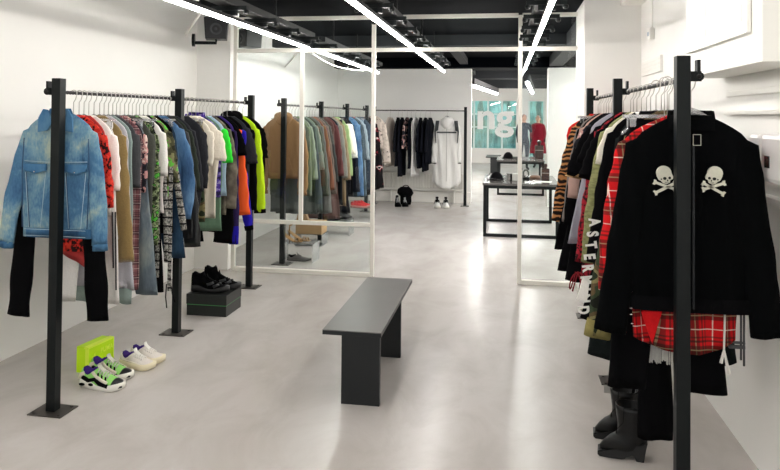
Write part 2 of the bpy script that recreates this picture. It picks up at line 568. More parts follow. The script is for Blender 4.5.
# diagonal stays of left strip
def on_left_wall(px, py):
    d = fw + rt * ((px - 390) / F_PX) + up * ((CY - py) / F_PX)
    k_ = (LW + .002) / d.x
    return Vector((LW + .002, d.y * k_, CAMZ + d.z * k_))
for (a, c, lb) in (((201, 12), (186, 34), 'thin white diagonal stay between left wall and strip light, before the speaker'), ((297, 54), (285, 67), 'thin white diagonal stay just behind the left glass pane'), ((348, 67), (342, 76), 'thin white diagonal stay farthest along the left wall')):
    p = atz(a[0], a[1], ZS + .09)
    b = bmesh.new(); tube(b, [p, on_left_wall(*c)], .011, 6)
    tag(mk('ceiling_stay', b, M_TRIMW), lb, 'stay', 'diagonal stays of the left strip light')
# cable dangling under second left strip
b = bmesh.new()
pts = [Vector((xs1 - .03 - .05 * math.sin(PI * t / 8), PY + .15 + 2.6 * t / 8, 2.19 - .045 * math.sin(PI * t / 8))) for t in range(9)]
tube(b, pts, .008, 6); tag(mk('ceiling_cable', b, M_TRIMW), 'white cable sagging below the strip light behind the glass', 'cable')

# speakers
def speaker(name, loc, rz, label, arm):
    t = empty(name, loc, rz, label, 'speaker')
    b = bmesh.new()
    prof = [(-.09, -.14), (.09, -.14), (.12, .14), (-.12, .14)]
    a = []
    for (x, z) in ((-.095, -.11), (.095, -.11), (.11, .09), (-.11, .09)):
        a.append((x, z))
    prism(b, a, -.02, .17)
    box(b, -.088, .088, -.028, -.02, -.095, .08, bev=.003)
    mk('cabinet', b, simple('black_speaker_plastic', '#1b1c1f', .5), t)
    b = bmesh.new(); rg = [[(r * math.cos(2 * PI * k / 20), y, -.02 + r * math.sin(2 * PI * k / 20)) for k in range(20)] for r, y in ((.055, -.029), (.05, -.036), (.045, -.030), (.018, -.024), (.012, -.030))]
    loft(b, rg, False, True); mk('cone', b, simple('speaker_cone', '#3a3c3f', .4), t, True)
    if arm:
        b = bmesh.new(); tube(b, [(0, .03, -.10), (0, .03, -.145), (-.16, .06, -.145), (-.21, .08, -.145)], .016, 8); 
        tube(b, [(-.195, .08, -.12), (-.22, .08, -.12)], .06, 16)
        mk('wall_bracket', b, M_BLKMETAL, t)
    return t
ps_ = at(216, 27, 6.05)
speaker('speaker', (ps_.x, 6.05, ps_.z), .35, 'black speaker on a wall bracket, in front of the glass partition', True)
ps_ = at(243, 37, 7.0)
speaker('speaker', (ps_.x, 7.0, ps_.z), -.6, 'black speaker tucked under the strip light behind the partition glass', False)
# small arm to the left wall for front speaker (its plate is on the wall)

# ------------------------------------------------------------------ clothes racks
def rebar_bm(L, r=.0085, y0=0.0):
    b = bmesh.new(); n_ = 8; rings = []
    steps = int(L / .012)
    for i in range(steps + 1):
        rr = r * (1.28 if i % 2 else 0.92)
        rings.append([(rr * math.cos(2 * PI * k / n_ + i * .35), y0 + L * i / steps, rr * math.sin(2 * PI * k / n_ + i * .35)) for k in range(n_)])
    loft(b, rings)
    return b
ZR, ZP = 1.685, 1.765
def rack(loc, rz, ys, side, label, hide_rail=()):
    """posts along local y; rail on local x = side*0.055"""
    t = empty('clothes_rack', loc, rz, label, 'clothes rack')
    for y in ys:
        b = bmesh.new(); box(b, -.025, .025, y - .025, y + .025, .006, ZP, bev=.002)
        p = mk('post', b, M_BLKMETAL, t)
        b = bmesh.new(); box(b, -.095, .095, y - .075, y + .075, 0, .006, bev=.001)
        for sx in (-1, 1):
            for sy in (-1, 1): tube(b, [(sx * .07, y + sy * .055, .006), (sx * .07, y + sy * .055, .010)], .009, 8)
        mk('base_plate', b, simple('dark_steel_base_plate', '#4c4844', .35, .5), p)
        b = bmesh.new()
        box(b, side * .025 if side > 0 else side * .066, side * .066 if side > 0 else side * .025, y - .012, y - .004, ZR - .018, ZR + .02)
        box(b, side * .055 - .006, side * .055 + .006, y - .02, y + .02, ZR + .012, ZP - .015)
        tube(b, [(side * .055, y - .022, ZR), (side * .055, y + .022, ZR)], .018, 10)
        mk('rail_bracket', b, M_BLKMETAL, p)
    mk('rail', rebar_bm(ys[-1] - ys[0] + .06, y0=ys[0] - .03), M_REBAR, t, True).location = (side * .055, 0, ZR)
    return t
XL_ = -2.33
P1 = atz(51, 411); P2 = atz(180, 333.5); P3 = atz(249, 287)
RA = 0.0150
XL_ = -2.317 - RA * 3.30
XL2 = -2.294 - RA * 6.98
def XLY(Y): return (XL2 if Y > 6.5 else XL_) + RA * Y
print('posts', P1, P2, P3, atz(282, 264))
ZR, ZP = 1.668, 1.737
rack((XL_, 0, 0), -RA, [3.295, 4.625, 5.985], -1, 'long black steel clothes rack on the left, with the denim jacket at its near end')
rack((XL2, 0, 0), -RA, [6.98, 8.40, 9.76, 11.10], -1, 'black steel clothes rack behind the left glass pane, with the tan hoodie in front')
XR_ = 0.66
ZR, ZP = 1.712, 1.79
rack((XR_, 0, 0), 0, [2.75, 4.27, 5.62], 1, 'black steel clothes rack on the right, with the skull jacket at its near end')
YBK = 12.2
ZR, ZP = 1.668, 1.737
xa, xc = at(374.5, 150, YBK).x, at(465.3, 150, YBK).x
rack((xa, YBK, 0), -PI / 2, [0, xc - xa], 1, 'black steel clothes rack along the rear wall with the white parka')
XLG, XRG = 'L', XR_ + .055

# ------------------------------------------------------------------ garments
def se(a, p):   # superellipse helpers
    c, s = math.cos(a), math.sin(a)
    return math.copysign(abs(c) ** p, c), math.copysign(abs(s) ** p, s)


def torso_bm(sh, bw, hw, L, T, seed, neck=.075, sd=.075, hemf=0.0, wav=1.0, nseg=40, asym=0.0, curve=0.0, open_top=True, sweep=0):
    """flat, hanging body of a garment; origin at the neck, z down"""
    rows = []
    for i in range(6):
        t = i / 5
        rows.append((-.0 - .008 * min(1, t * 3) - sd * t ** 1.35, neck + (sh - neck) * math.sin(t * PI / 2) ** 1.15 - .006 * t))
    zs_ = rows[-1][0]
    rows.append((zs_ - .03, sh + .002))
    m = max(6, int((L + zs_) / .05))
    for i in range(1, m + 1):
        t = i / m
        z = zs_ - .03 + (-L - zs_ + .03) * t
        w = bw + (hw - bw) * t ** 1.2
        if t < .2: w = sh + (w - sh) * (t / .2)
        rows.append((z, w))
    rings = []
    for j, (z, w) in enumerate(rows):
        t = min(1, -z / L)
        th = T * .5 * min(1, .45 + t * 3.2)
        ring = []
        for k in range(nseg):
            a = 2 * PI * k / nseg
            x, y = se(a, .75)
            xx = x * w
            g = min(1, t * 1.6)
            ph = xx * 26 + seed * 7 + noise.noise(Vector((xx * 5, z * 1.5, seed))) * 3.2
            wv = (math.sin(ph) * .45 + .28 * math.sin(xx * 55 + z * 6 + seed * 3)) * wav * g
            yy = th * max(-1.05, min(1.05, .62 * y + wv))
            edge = noise.noise(Vector((z * 3.2, seed * 3.1 + (1 if x > 0 else -1), 0))) * .018 * g
            zz = z + hemf * abs(x) ** 2 * max(0, t - .7) / .3 + curve * (1 - abs(x) ** 2) * max(0, t - .75) / .25 + asym * x * max(0, t - .6) / .4
            ring.append((xx + (edge if x > 0 else -edge) * abs(x), yy, zz + noise.noise(Vector((xx * 8, seed, 2))) * .012 * g))
        rings.append(ring)
    # turn the hem under
    last = [(x * .97, y * .6, z + .02) for x, y, z in rings[-1]]
    rings.append(last)
    b = bmesh.new()
    loft(b, rings, not open_top, False)
    return b


def sleeve_bm(side, sh, ex, ln, T, r0, r1, seed, cuff=0.0, bow=.015, n=16, wr=1.0, yoff=0.0, steps=None, sd=.115):
    """sleeve hanging from the shoulder; outer edge of the opening reaches ex at depth ln"""
    r0 = min(r0, .062); p0 = Vector((sh - .042, 0, -sd - .012)); p2 = Vector((ex - r1, 0, -ln)); p1 = Vector((p0.x + (p2.x - p0.x) * .5 + bow, 0, p0.z - (ln + p0.z) * .4))
    st = steps or max(7, int(ln / .035))
    rings = []
    for i in range(st + 1):
        t = i / st
        c = p0 * (1 - t) ** 2 + p1 * 2 * t * (1 - t) + p2 * t * t
        d = ((p1 - p0) * (1 - t) + (p2 - p1) * t).normalized()
        nx = Vector((-d.z, 0, d.x))
        r = r0 + (r1 - r0) * t ** .8
        r *= 1 + wr * (.10 * noise.noise(Vector((t * 9, seed * 5.3, 1.7))) + .05 * math.sin(t * 31 + seed * 3))
        th = T * .5 * (.55 + .4 * min(1, t * 3)) * (1 + .12 * noise.noise(Vector((t * 12, seed, 4))))
        if cuff and t > 1 - cuff / ln: r *= .84
        ring = []
        for k in range(n):
            x, y = se(2 * PI * k / n, .85)
            wv = .16 * math.sin(x * 5 + t * 16 + seed) * min(1, t * 3)
            ring.append(c + nx * (r * x) + Vector((0, th * max(-1.05, min(1.05, y * .86 + wv)) + yoff, 0)))
        rings.append([Vector((side * q.x, q.y, q.z)) for q in ring])
    rings.append([Vector((side * c.x, yoff, c.z)) * .25 + q * .75 + Vector((0, 0, .015)) for q in rings[-1]])
    b = bmesh.new()
    # rounded shoulder cap
    p0r = rings[0]; cc = sum(p0r, Vector()) / len(p0r)
    caps_ = [[cc + (q - cc) * f + Vector((-side * o, 0, o * .78)) for q in p0r] for f, o in ((.12, .078), (.45, .058), (.78, .030))]
    loft(b, caps_ + rings, True, False)
    return b


def tube_leg_bm(x0, w0, x1, w1, z0, z1, T, seed, n=22, wav=.8):
    st = max(6, int((z0 - z1) / .05)); rings = []
    for i in range(st + 1):
        t = i / st; z = z0 + (z1 - z0) * t; cx = x0 + (x1 - x0) * t; w = w0 + (w1 - w0) * t
        ring = []
        for k in range(n):
            x, y = se(2 * PI * k / n, .8)
            wv = .3 * wav * math.sin(x * 4 + seed + noise.noise(Vector((x, z * 3, seed))) * 3)
            ring.append((cx + w * x + .008 * noise.noise(Vector((z * 4, seed, x))), T * .5 * (.7 * y + wv), z))
        rings.append(ring)
    rings.append([(cx + (q[0] - cx) * .9, q[1] * .6, z1 + .02) for q in rings[-1]])
    b = bmesh.new(); loft(b, rings, True, False); return b


def hanger(loc, rz, label, w=.15, grp='clear plastic hangers with wire hooks', zn=.10):
    """loc is on the rail axis"""
    t = empty('clothes_hanger', loc, rz, label, 'hanger', grp)
    b = bmesh.new()
    R = .02
    pts = [(R * math.cos(a) , 0, R * math.sin(a) - .0035) for a in [math.radians(v) for v in (200, 165, 130, 90, 50, 15, -20)]]
    pts += [(.012, 0, -.035), (0, 0, -.052), (0, 0, -zn)]
    tube(b, pts, .0026, 6)
    mk('hook', b, M_WIREW, t, True)
    b = bmesh.new()
    rings = []
    for i in range(15):
        x = -w + 2 * w * i / 14; s = abs(x) / w
        zc = -zn - .004 - .095 * s ** 1.35; hh = .016 - .007 * s
        rings.append([(x, -.0035, zc - hh), (x, .0035, zc - hh), (x, .0045, zc), (x, .0035, zc + hh), (x, -.0035, zc + hh), (x, -.0045, zc)])
    loft(b, rings)
    mk('shoulder_bar', b, M_PLAST, t)
    return t


def clip_hanger(loc, rz, label, w=.17, grp='clear plastic clip hangers'):
    t = empty('clip_hanger', loc, rz, label, 'hanger', grp)
    b = bmesh.new(); R = .02
    pts = [(R * math.cos(a), 0, R * math.sin(a) - .0035) for a in [math.radians(v) for v in (200, 165, 130, 90, 50, 15, -20)]] + [(.012, 0, -.035), (0, 0, -.05), (0, 0, -.144)]
    tube(b, pts, .0021, 6); mk('hook', b, M_WIREW, t, True)
    b = bmesh.new(); box(b, -w, w, -.004, .004, -.158, -.142, bev=.002); mk('shoulder_bar', b, M_PLAST, t)
    for s in (-1, 1):
        b = bmesh.new(); box(b, s * w * .8 - .014, s * w * .8 + .014, -.012, .012, -.195, -.152, bev=.003); mk('clip', b, M_PLAST, t)
    return t


DROP = .125   # rail axis to garment neck
cnt = [0]
def garment(name, cat, label, hl, X, Y, T=.045, rz=0.0, kind='long', m=None, ms=None, mcuff=None, e=None, hem=None, sh=.19, bw=None, hw=None,
            L=None, reach=None, sl=None, r0=.062, r1=None, collar=None, mc=None, cuff=0.0, hemf=0, curve=0, asym=0, side=1, wav=1.0, grp=None, zt=None, bow=.015, ztop=None, both=True, SD=.115, dx=0.0):
    cnt[0] += 1; sd = cnt[0] * 1.37
    if X == 'L': X = XLY(Y) - .055 + dx; rz = rz - RA
    z0 = ztop if ztop else ZR - DROP
    if not ztop and kind in ('pants', 'skirt'): z0 -= .04
    ms = ms or m
    hk = 'clear clip hanger holding ' if kind in ('pants', 'skirt') else 'clear plastic hanger holding '
    (clip_hanger((X, Y, ZR), rz, hk + hl) if kind in ('pants', 'skirt') else hanger((X, Y, ZR), rz, hk + hl, zn=ZR - z0 + .004))
    if e:
        q = at(e[0], e[1], Y); reach = side * (q.x - X); sl = z0 - q.z
    if hem:
        q = at(hem[0] if hem[0] else 400, hem[1], Y); L = z0 - q.z
        if hem[0]: hw = max(.1, min(.36, side * (q.x - X)))
    if reach is not None: reach = max(sh * .9, min(.42, reach))
    bw = bw or (sh + .015 if kind in ('long', 'tee') else sh)
    hw = hw or bw
    L = L or .62
    t = empty(name, (X, Y, z0), rz, label, cat, grp)
    if kind in ('long', 'tee', 'dress', 'tank'):
        nk = .07
        mk('body', torso_bm(sh, bw, hw, L, T, sd, neck=nk, sd=SD, hemf=hemf, curve=curve, asym=asym, wav=wav), m, t, True)
        if kind in ('long', 'tee'):
            ln = sl or (.62 if kind == 'long' else .27)
            rr1 = r1 or (.048 if kind == 'long' else .078)
            ra = r0 if kind == 'long' else .075
            rc = reach if reach is not None else sh + (.085 if kind == 'long' else .10)
            for s in (1, -1) if both else (side,):
                mk('sleeve', sleeve_bm(s, sh, rc, ln, T, ra, rr1, sd + s, cuff, bow, sd=SD), ms, t, True)
                if cuff or mcuff:
                    bb = sleeve_bm(s, sh, rc, ln + .01, T * 1.04, ra, rr1 * .98, sd + s, 0, bow, sd=SD)
                    cut = [v for v in bb.verts if v.co.z > -ln + (cuff or .06)]
                    bmesh.ops.delete(bb, geom=cut, context='VERTS')
                    mk('cuff', bb, mcuff or ms, t, True)
        mc2 = mc or m
        if collar == 'crew' or collar is None and kind in ('long', 'tee'):
            b = bmesh.new(); pts = [(nk * math.cos(a), .35 * T * math.sin(a), -.006 - .012 * (1 - abs(math.cos(a))) * (1 if math.sin(a) < 0 else -.3)) for a in [2 * PI * k / 16 for k in range(17)]]
            tube(b, pts, .007, 6, caps=False); mk('collar', b, mc2, t, True)
        elif collar == 'shirt':
            b = bmesh.new()
            for s in (1, -1):
                pl = [(s * .012, -.05), (s * .035, .012), (s * .072, .018), (s * .085, -.022), (s * .05, -.075)]
                prism(b, pl, -T * .52 - .006, -T * .52)
            box(b, -.07, .07, T * .30, T * .42, -.02, .03, bev=.004)
            mk('collar', b, mc2, t)
        elif collar == 'hood':
            b = bmesh.new()
            rings = []
            for i, (z, w) in enumerate(((-.07, .05), (-.045, .085), (-.01, .105), (.02, .10), (.04, .075), (.05, .04))):
                rings.append([(w * se(2 * PI * k / 18, .8)[0], T * .42 * se(2 * PI * k / 18, .8)[1] - .004 - .004 * math.sin(k), z - (.02 if math.sin(2 * PI * k / 18) < 0 else 0)) for k in range(18)])
            loft(b, rings); mk('hood', b, mc2, t, True)
        elif collar == 'stand':
            b = bmesh.new()
            loft(b, [[(w * math.cos(2 * PI * k / 18), .4 * T * math.sin(2 * PI * k / 18), z) for k in range(18)] for z, w in ((-.02, .082), (.03, .07), (.028, .062), (-.01, .07))], False, False)
            mk('collar', b, mc2, t, True)
    elif kind == 'pants':
        w = hw if hem else .2
        sd2 = .2
        b = torso_bm(.15, .17, .19, .25, T, sd, neck=.145, sd=.004, wav=.5)
        mk('waist', b, m, t, True)
        for s in (1, -1):
            mk('trouser_leg', tube_leg_bm(s * .085, .084, s * max(.088, w - .08), .076, -.22, -L, T, sd + s), m, t, True)
        b = bmesh.new(); loft(b, [[((.152 + .002 * (z < 0)) * se(2 * PI * k / 24, .75)[0], T * .34 * se(2 * PI * k / 24, .75)[1], z) for k in range(24)] for z in (.002, -.035)], False, False); mk('waistband', b, mc or m, t, True)
    elif kind == 'skirt':
        mk('body', torso_bm(.15, .17, hw, L, T, sd, neck=.145, sd=.004, curve=curve, hemf=hemf), m, t, True)
        b = bmesh.new(); loft(b, [[(.154 * se(2 * PI * k / 24, .75)[0], T * .36 * se(2 * PI * k / 24, .75)[1], z) for k in range(24)] for z in (.002, -.035)], False, False); mk('waistband', b, mc or m, t, True)
    return t

M_OLIVEV = cloth('#8a7346', .22, .75, .5, .4)
M_REDLACE = pattern('red_lace', [(0, '#26080a'), (.43, '#c8281f'), (.55, '#e2412f')], 55, (1, 1, .8))
M_REDSHEER = cloth('#b23a39')
M_LAV = cloth('#c5c4cd')
M_TEALG = cloth('#8fa09b')
M_CHAR = cloth('#46474a')
M_PLAIDR = tartan('plaid_dusty', '#8d5c60', .09, ('#3a2a33', '#c9b7b0', '#d9c6c0'))
M_FLORAL = pattern('dark_floral', [(0, '#17181f'), (.45, '#23222c'), (.53, '#b98a86'), (.60, '#d8c3b8'), (.66, '#5c2f3c')], 17)
M_DOLIVE = cloth('#4a4d47')
M_DGREY = denim('grey_denim', '#4c5660', '#66727a', '#8c9490')
M_PAISLEY = pattern('green_paisley', [(0, '#20251a'), (.40, '#4d5a3c'), (.48, '#8d9a74'), (.55, '#2f3a24'), (.62, '#4fae3a')], 26)
M_TAPE = tape('logo_tape', fg='#a9a7a0', per=.055)
M_TIEDYE = pattern('tie_dye_camo', [(0, '#23261c'), (.4, '#4b4a33'), (.47, '#83825c'), (.55, '#6cd04a'), (.6, '#7d7a58'), (.68, '#39392c')], 11, detail=4)
M_DENIMD = denim('dark_denim', '#16283c', '#20384f', '#2f4a63')
M_DENIMB = denim('blue_denim', '#2d4a6e', '#466b94', '#6d93b8')
M_CAMO = pattern('camo', [(0, '#14160f'), (.40, '#33402b'), (.48, '#5a4a33'), (.54, '#7d7650'), (.61, '#26301f')], 9, detail=1.5)
M_CREAM = cloth('#e6dfd0')
M_SAGE = cloth('#6f9078')
M_BRTIE = pattern('brown_tie_dye', [(.3, '#2b2724'), (.5, '#625a50'), (.68, '#8f8676')], 8, const=False, detail=4)
M_GREEN = cloth('#35e03a', .05)
M_PURP = cloth('#3c2a78')
M_BLUE = cloth('#2319a8')
M_ORNG = cloth('#f4602a', .05)
M_NEON = cloth('#bfe61c', .05)
M_TAN = cloth('#9a7654', .14)
M_CHARC = cloth('#2a2b31')
M_NAVY = cloth('#171a26')
M_PURPP = pattern('purple_print', [(0, '#231a4a'), (.45, '#4c3594'), (.58, '#8d82b4')], 30)
M_STAR = tartan('tartan_red', '#d0161b', .135)

# denim jacket ------------------------------------------------------
def denim_jacket():
    Y = 3.385; T = .05; z0 = at(59, 114, Y).z
    n = N('washed_denim'); n.set(.85, 0, .2)
    v = n.co((1, 1, 1.1))
    f = n.noise(v, 4.6, 4, .5, .5); w = n.noise(n.co((1, 1, .45)), 110, 2)
    g = n.math('ADD', n.math('MULTIPLY', f, .82), n.math('MULTIPLY', w, .18))
    n.color(n.ramp(g, [(.30, '#31557a'), (.43, '#4a7394'), (.53, '#7094a6'), (.66, '#abb6a6')]))
    n.bump(n.math('ADD', n.noise(n.co((1, 1, .4)), 12, 4), n.math('MULTIPLY', w, .1)), .45, .03)
    M1 = n.m
    M2 = denim('denim_collar', '#2a4d6f', '#3d6a90', '#5d86a4', .6)
    M3 = simple('denim_stitching', '#a9bfcb', .8)
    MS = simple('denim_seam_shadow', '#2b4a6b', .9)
    X = XLY(Y) - .055
    hanger((X, Y, ZR), 0, 'clear plastic hanger holding the faded blue denim jacket', zn=ZR - z0)
    t = empty('denim_jacket', (X, Y, z0), 0, 'faded blue denim jacket hanging in front at the near end of the left rack', 'jacket')
    zb = at(59, 236.5, Y).z - z0
    sh = .205; SD = .105; hw = at(92, 236, Y).x - X
    L = -zb
    def surf(x, z): return -T * .56
    bmt = torso_bm(sh, .215, hw, L, T, 4.2, neck=.085, sd=SD, wav=.35, nseg=64)
    mk('body', bmt, M1, t, True)
    for s, (cx, cy) in ((1, (108, 212)), (-1, (1, 208))):
        ex, ey = (108.5, 251) if s > 0 else (-.5, 247)
        q = at(ex - 1, ey, Y); ln = z0 - q.z; rc = abs(q.x - X)
        mk('sleeve', sleeve_bm(s, sh, rc, ln - .028, T, .06, .046, 3.3 + s, 0, .03, n=24, wr=.6, sd=SD), M1, t, True)
        bb = sleeve_bm(s, sh, rc, ln, T * 1.08, .06, .043, 3.3 + s, 0, .03, n=24, wr=0, sd=SD)
        bmesh.ops.delete(bb, geom=[v_ for v_ in bb.verts if v_.co.z > -ln + .055], context='VERTS')
        mk('cuff', bb, M2, t, True)
    yf = -T * .60
    # collar with two points
    for s in (1, -1):
        b = bmesh.new()
        pl = [(s * .022, -.045), (s * .045, .022), (s * .075, .026), (s * .102, -.02), (s * .105, -.098), (s * .045, -.088)]
        prism(b, pl, yf - .010, yf - .002)
        bmesh.ops.bevel(b, geom=list(b.edges), offset=.0025, segments=1, affect='EDGES')
        mk('collar_flap', b, M2, t)
    b = bmesh.new(); rg = [[(w_ * math.cos(PI * k / 16), .018 * math.sin(PI * k / 16) + .002 + dy, z) for k in range(17)] + [(w_ * .93 * math.cos(PI * (16 - k) / 16), .013 * math.sin(PI * (16 - k) / 16) + .002 + dy, z) for k in range(17)] for z, w_, dy in ((-.03, .09, 0), (.03, .062, 0))]
    loft(b, rg); mk('collar_band', b, M2, t, True)
    b = bmesh.new(); box(b, -.018, .018, .006, .010, -.035, -.008); mk('neck_label', b, M_BLK, t)
    # waistband
    b = bmesh.new(); loft(b, [[(w_ * se(2 * PI * k / 32, .75)[0], T * .52 * se(2 * PI * k / 32, .75)[1], z) for k in range(32)] for z, w_ in ((-L + .045, hw * 1.0), (-L - .005, hw * 1.0), (-L - .003, hw * .96))], False, False)
    mk('waistband', b, M2, t, True)
    # placket, pocket flaps, seams
    b = bmesh.new(); box(b, -.026, .02, yf - .006, yf + .01, -L + .045, -.07, bev=.002); mk('placket', b, M1, t)
    zy = -(at(59, 161, Y).z - z0)
    def seam(pts, m=M3, r=.0016):
        b = bmesh.new(); tube(b, [(x, yf + .004 - .004, z) for x, z in pts], r, 5); return mk('seam', b, m, t)
    seam([(-.185, -zy), (-.03, -zy - .005)]); seam([(.025, -zy - .005), (.185, -zy)])
    for s in (1, -1):
        b = bmesh.new()
        cx = s * .118
        pl = [(cx - .066, -zy - .014), (cx + .066, -zy - .014), (cx + .066, -zy - .05), (cx, -zy - .068), (cx - .066, -zy - .05)]
        prism(b, pl, yf - .009, yf + .006); bmesh.ops.bevel(b, geom=list(b.edges), offset=.003, segments=1, affect='EDGES')
        fl = mk('pocket_flap', b, M2, t)
        b = bmesh.new(); ball(b, (cx, yf - .011, -zy - .056), .005, .003, .005, seg=8, rings=5); mk('button', b, M_CHROME, fl)
        seam([(cx - .06, -zy - .06), (cx - .035, -L + .05)]); seam([(cx + .06, -zy - .06), (cx + .035, -L + .05)])
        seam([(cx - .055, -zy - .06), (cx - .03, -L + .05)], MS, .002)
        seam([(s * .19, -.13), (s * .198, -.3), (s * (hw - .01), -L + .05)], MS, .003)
    seam([(-.022, -.09), (-.022, -L + .05)]); seam([(.016, -.09), (.016, -L + .05)])
    for z in (-L + .04, -L + .006): seam([(-hw + .02, z), (hw - .02, z)])
    for k in range(5):
        b = bmesh.new(); ball(b, (-.004, yf - .008, -.11 - k * .105), .006, .003, .006, seg=8, rings=5); mk('button', b, M_CHROME, t)
denim_jacket()

A = XLG
gl = 'left rack'
garment('black_cardigan', 'jacket', 'black garment with two long dangling sleeves showing beneath the denim jacket', 'the black garment with long sleeves', A, 3.445, m=M_BLK, e=(109.5, 321), hem=(None, 232), sh=.20, r0=.075, r1=.066, reach=None, bow=.0, dx=-.035)
garment('lace_blouse', 'blouse', 'red and black lace blouse seen between the black sleeves', 'the red lace blouse', A, 3.50, m=M_REDLACE, e=(114.5, 208), hem=(90, 252), r1=.05)
garment('sheer_red_top', 'top', 'dusty sheer red top whose hem peeks out below the red lace blouse', 'the sheer red top', A, 3.55, T=.04, kind='tank', m=M_REDSHEER, hem=(92, 262), asym=-.04, sh=.17)
garment('white_shirt', 'shirt', 'white wide-sleeved shirt between red lace blouse and olive coat', 'the white wide-sleeved shirt', A, 3.595, T=.04, kind='tee', m=M_WHT, e=(120, 190), r1=.07, hem=(113, 215))
t = garment('track_pants', 'trousers', 'white track pants with dark side stripes beside the olive coat', 'the white striped track pants', A, 3.64, T=.04, kind='pants', m=cloth('#dedcd8'), hem=(121, 304))
b = bmesh.new()
for pa, pb in (((112.5, 212), (113.5, 268)), ((115.5, 212), (116.3, 290))):
    v0, v1 = at(*pa, 3.615), at(*pb, 3.615); ox = t.location
    tube(b, [(v0.x - ox.x, -.023, v0.z - ox.z), (v1.x - ox.x, -.023, v1.z - ox.z)], .0045, 6)
mk('side_stripe', b, M_CHARC, t)
garment('velvet_coat', 'coat', 'olive gold velvet coat with a long furry sleeve', 'the olive velvet coat', A, 3.69, m=M_OLIVEV, e=(134.5, 262), hem=(124, 240), r0=.08, r1=.05, bow=-.01)
garment('grey_dress', 'dress', 'long pale lavender grey dress showing behind the black sleeves', 'the lavender grey dress', A, 3.745, kind='dress', m=M_LAV, hem=(None, 303), hw=.25, T=.04)
garment('pale_teal_dress', 'dress', 'long pale grey-teal dress below the olive velvet coat', 'the pale teal dress', A, 3.79, T=.04, kind='dress', m=M_TEALG, hem=(133, 303), hw=.26)
garment('charcoal_tee', 't-shirt', 'charcoal t-shirt with elbow sleeves after the olive coat', 'the charcoal t-shirt', A, 3.835, kind='tee', m=M_CHAR, e=(140, 187), r1=.06, hem=(132, 200))
garment('plaid_shirt', 'shirt', 'long dusty pink plaid shirt between charcoal t-shirt and faded jeans', 'the pink plaid shirt', A, 3.88, T=.038, kind='tank', m=M_PLAIDR, hem=(137, 290), sh=.2)
garment('floral_shirt', 'shirt', 'dark floral shirt with pink blossoms above the faded grey jeans', 'the dark floral shirt', A, 3.92, kind='long', m=M_FLORAL, e=(146, 192), hem=(140, 200), T=.038)
garment('wide_jeans', 'jeans', 'faded grey-blue wide jeans, the longest in the first bay', 'the faded grey jeans', A, 3.96, T=.045, kind='pants', m=M_DGREY, hem=(159, 295))
garment('moss_tee', 't-shirt', 'dark moss grey t-shirt above the faded jeans', 'the moss grey t-shirt', A, 4.01, kind='tee', m=M_DOLIVE, e=(154, 182), r1=.07)
garment('paisley_shirt', 'shirt', 'green paisley shirt with bright green patches, left of the logo tape pants', 'the green paisley shirt', A, 4.055, T=.04, m=M_PAISLEY, e=(158, 245), hem=(150, 250))
t = garment('tape_track_pants', 'trousers', 'black track pants with white lettered tape down the side, hanging lowest', 'the track pants with lettered tape', A, 4.10, T=.04, kind='pants', m=M_BLK, hem=(165, 292))
for zz_, xx in ((-1.06, .285), (-.98, .20)):
    b = bmesh.new(); box(b, xx - .013, xx + .013, -.0225, -.0205, zz_, -.28); mk('logo_tape', b, M_TAPE, t)
b = bmesh.new(); tube(b, [(.26, -.01, -1.02), (.255, -.01, -1.1), (.265, -.012, -1.17)], .004, 6); tube(b, [(.29, -.01, -1.02), (.30, -.01, -1.08), (.32, -.012, -1.13)], .004, 6); mk('drawstring', b, M_BLK, t)
garment('white_tee', 't-shirt', 'white short-sleeved t-shirt between the two lettered tape garments', 'the white t-shirt', A, 4.145, T=.038, kind='tee', m=M_WHT, e=(168, 176), r1=.06)
garment('tape_trim_top', 'top', 'long black top edged with lettered tape, right of the white t-shirt', 'the long top with lettered tape', A, 4.185, T=.038, kind='long', m=M_BLK, ms=M_TAPE, e=(169, 262), r0=.026, r1=.015, hem=(164, 228))
garment('tie_dye_tee', 't-shirt', 'camouflage tie-dye t-shirt with a bright green blotch', 'the camouflage tie-dye t-shirt', A, 4.235, kind='tee', m=M_TIEDYE, e=(179, 182), r1=.075)
garment('tape_sleeve_jacket', 'jacket', 'black track jacket with slanting sleeve of white lettered tape', 'the black jacket with lettered sleeve', A, 4.29, T=.045, m=M_BLK, ms=M_TAPE, e=(187, 230), r0=.028, r1=.019, hem=(174, 233), bow=0)
garment('dark_jeans', 'jeans', 'dark indigo jeans showing below the lettered jacket by the second post', 'the dark indigo jeans', A, 4.345, kind='pants', m=M_DENIMD, hem=(186, 258))
garment('denim_shirt', 'shirt', 'mid blue denim shirt with puffed sleeve beside the lettered jacket', 'the blue denim shirt', A, 4.40, m=M_DENIMB, e=(191, 218), r0=.075, r1=.04, bow=.10, hem=(184, 214))
garment('black_bomber', 'jacket', 'black bomber jacket with glossy folds just before the second post', 'the glossy black bomber', A, 4.46, m=simple('black_nylon', '#121315', .35, bump=.4, scale=14), e=(201, 247), r0=.075, r1=.06, hem=(195, 238), bow=.02)
garment('dark_green_sweater', 'sweater', 'dark green sweater between black bomber and charcoal jacket', 'the dark green sweater', A, 4.515, m=cloth('#2c332b'), e=(201, 190), hem=(194, 200), T=.04)
garment('charcoal_jacket', 'jacket', 'charcoal jacket hanging against the second post', 'the charcoal jacket', A, 4.565, m=M_CHARC, e=(204, 192), hem=(196, 200), T=.04)
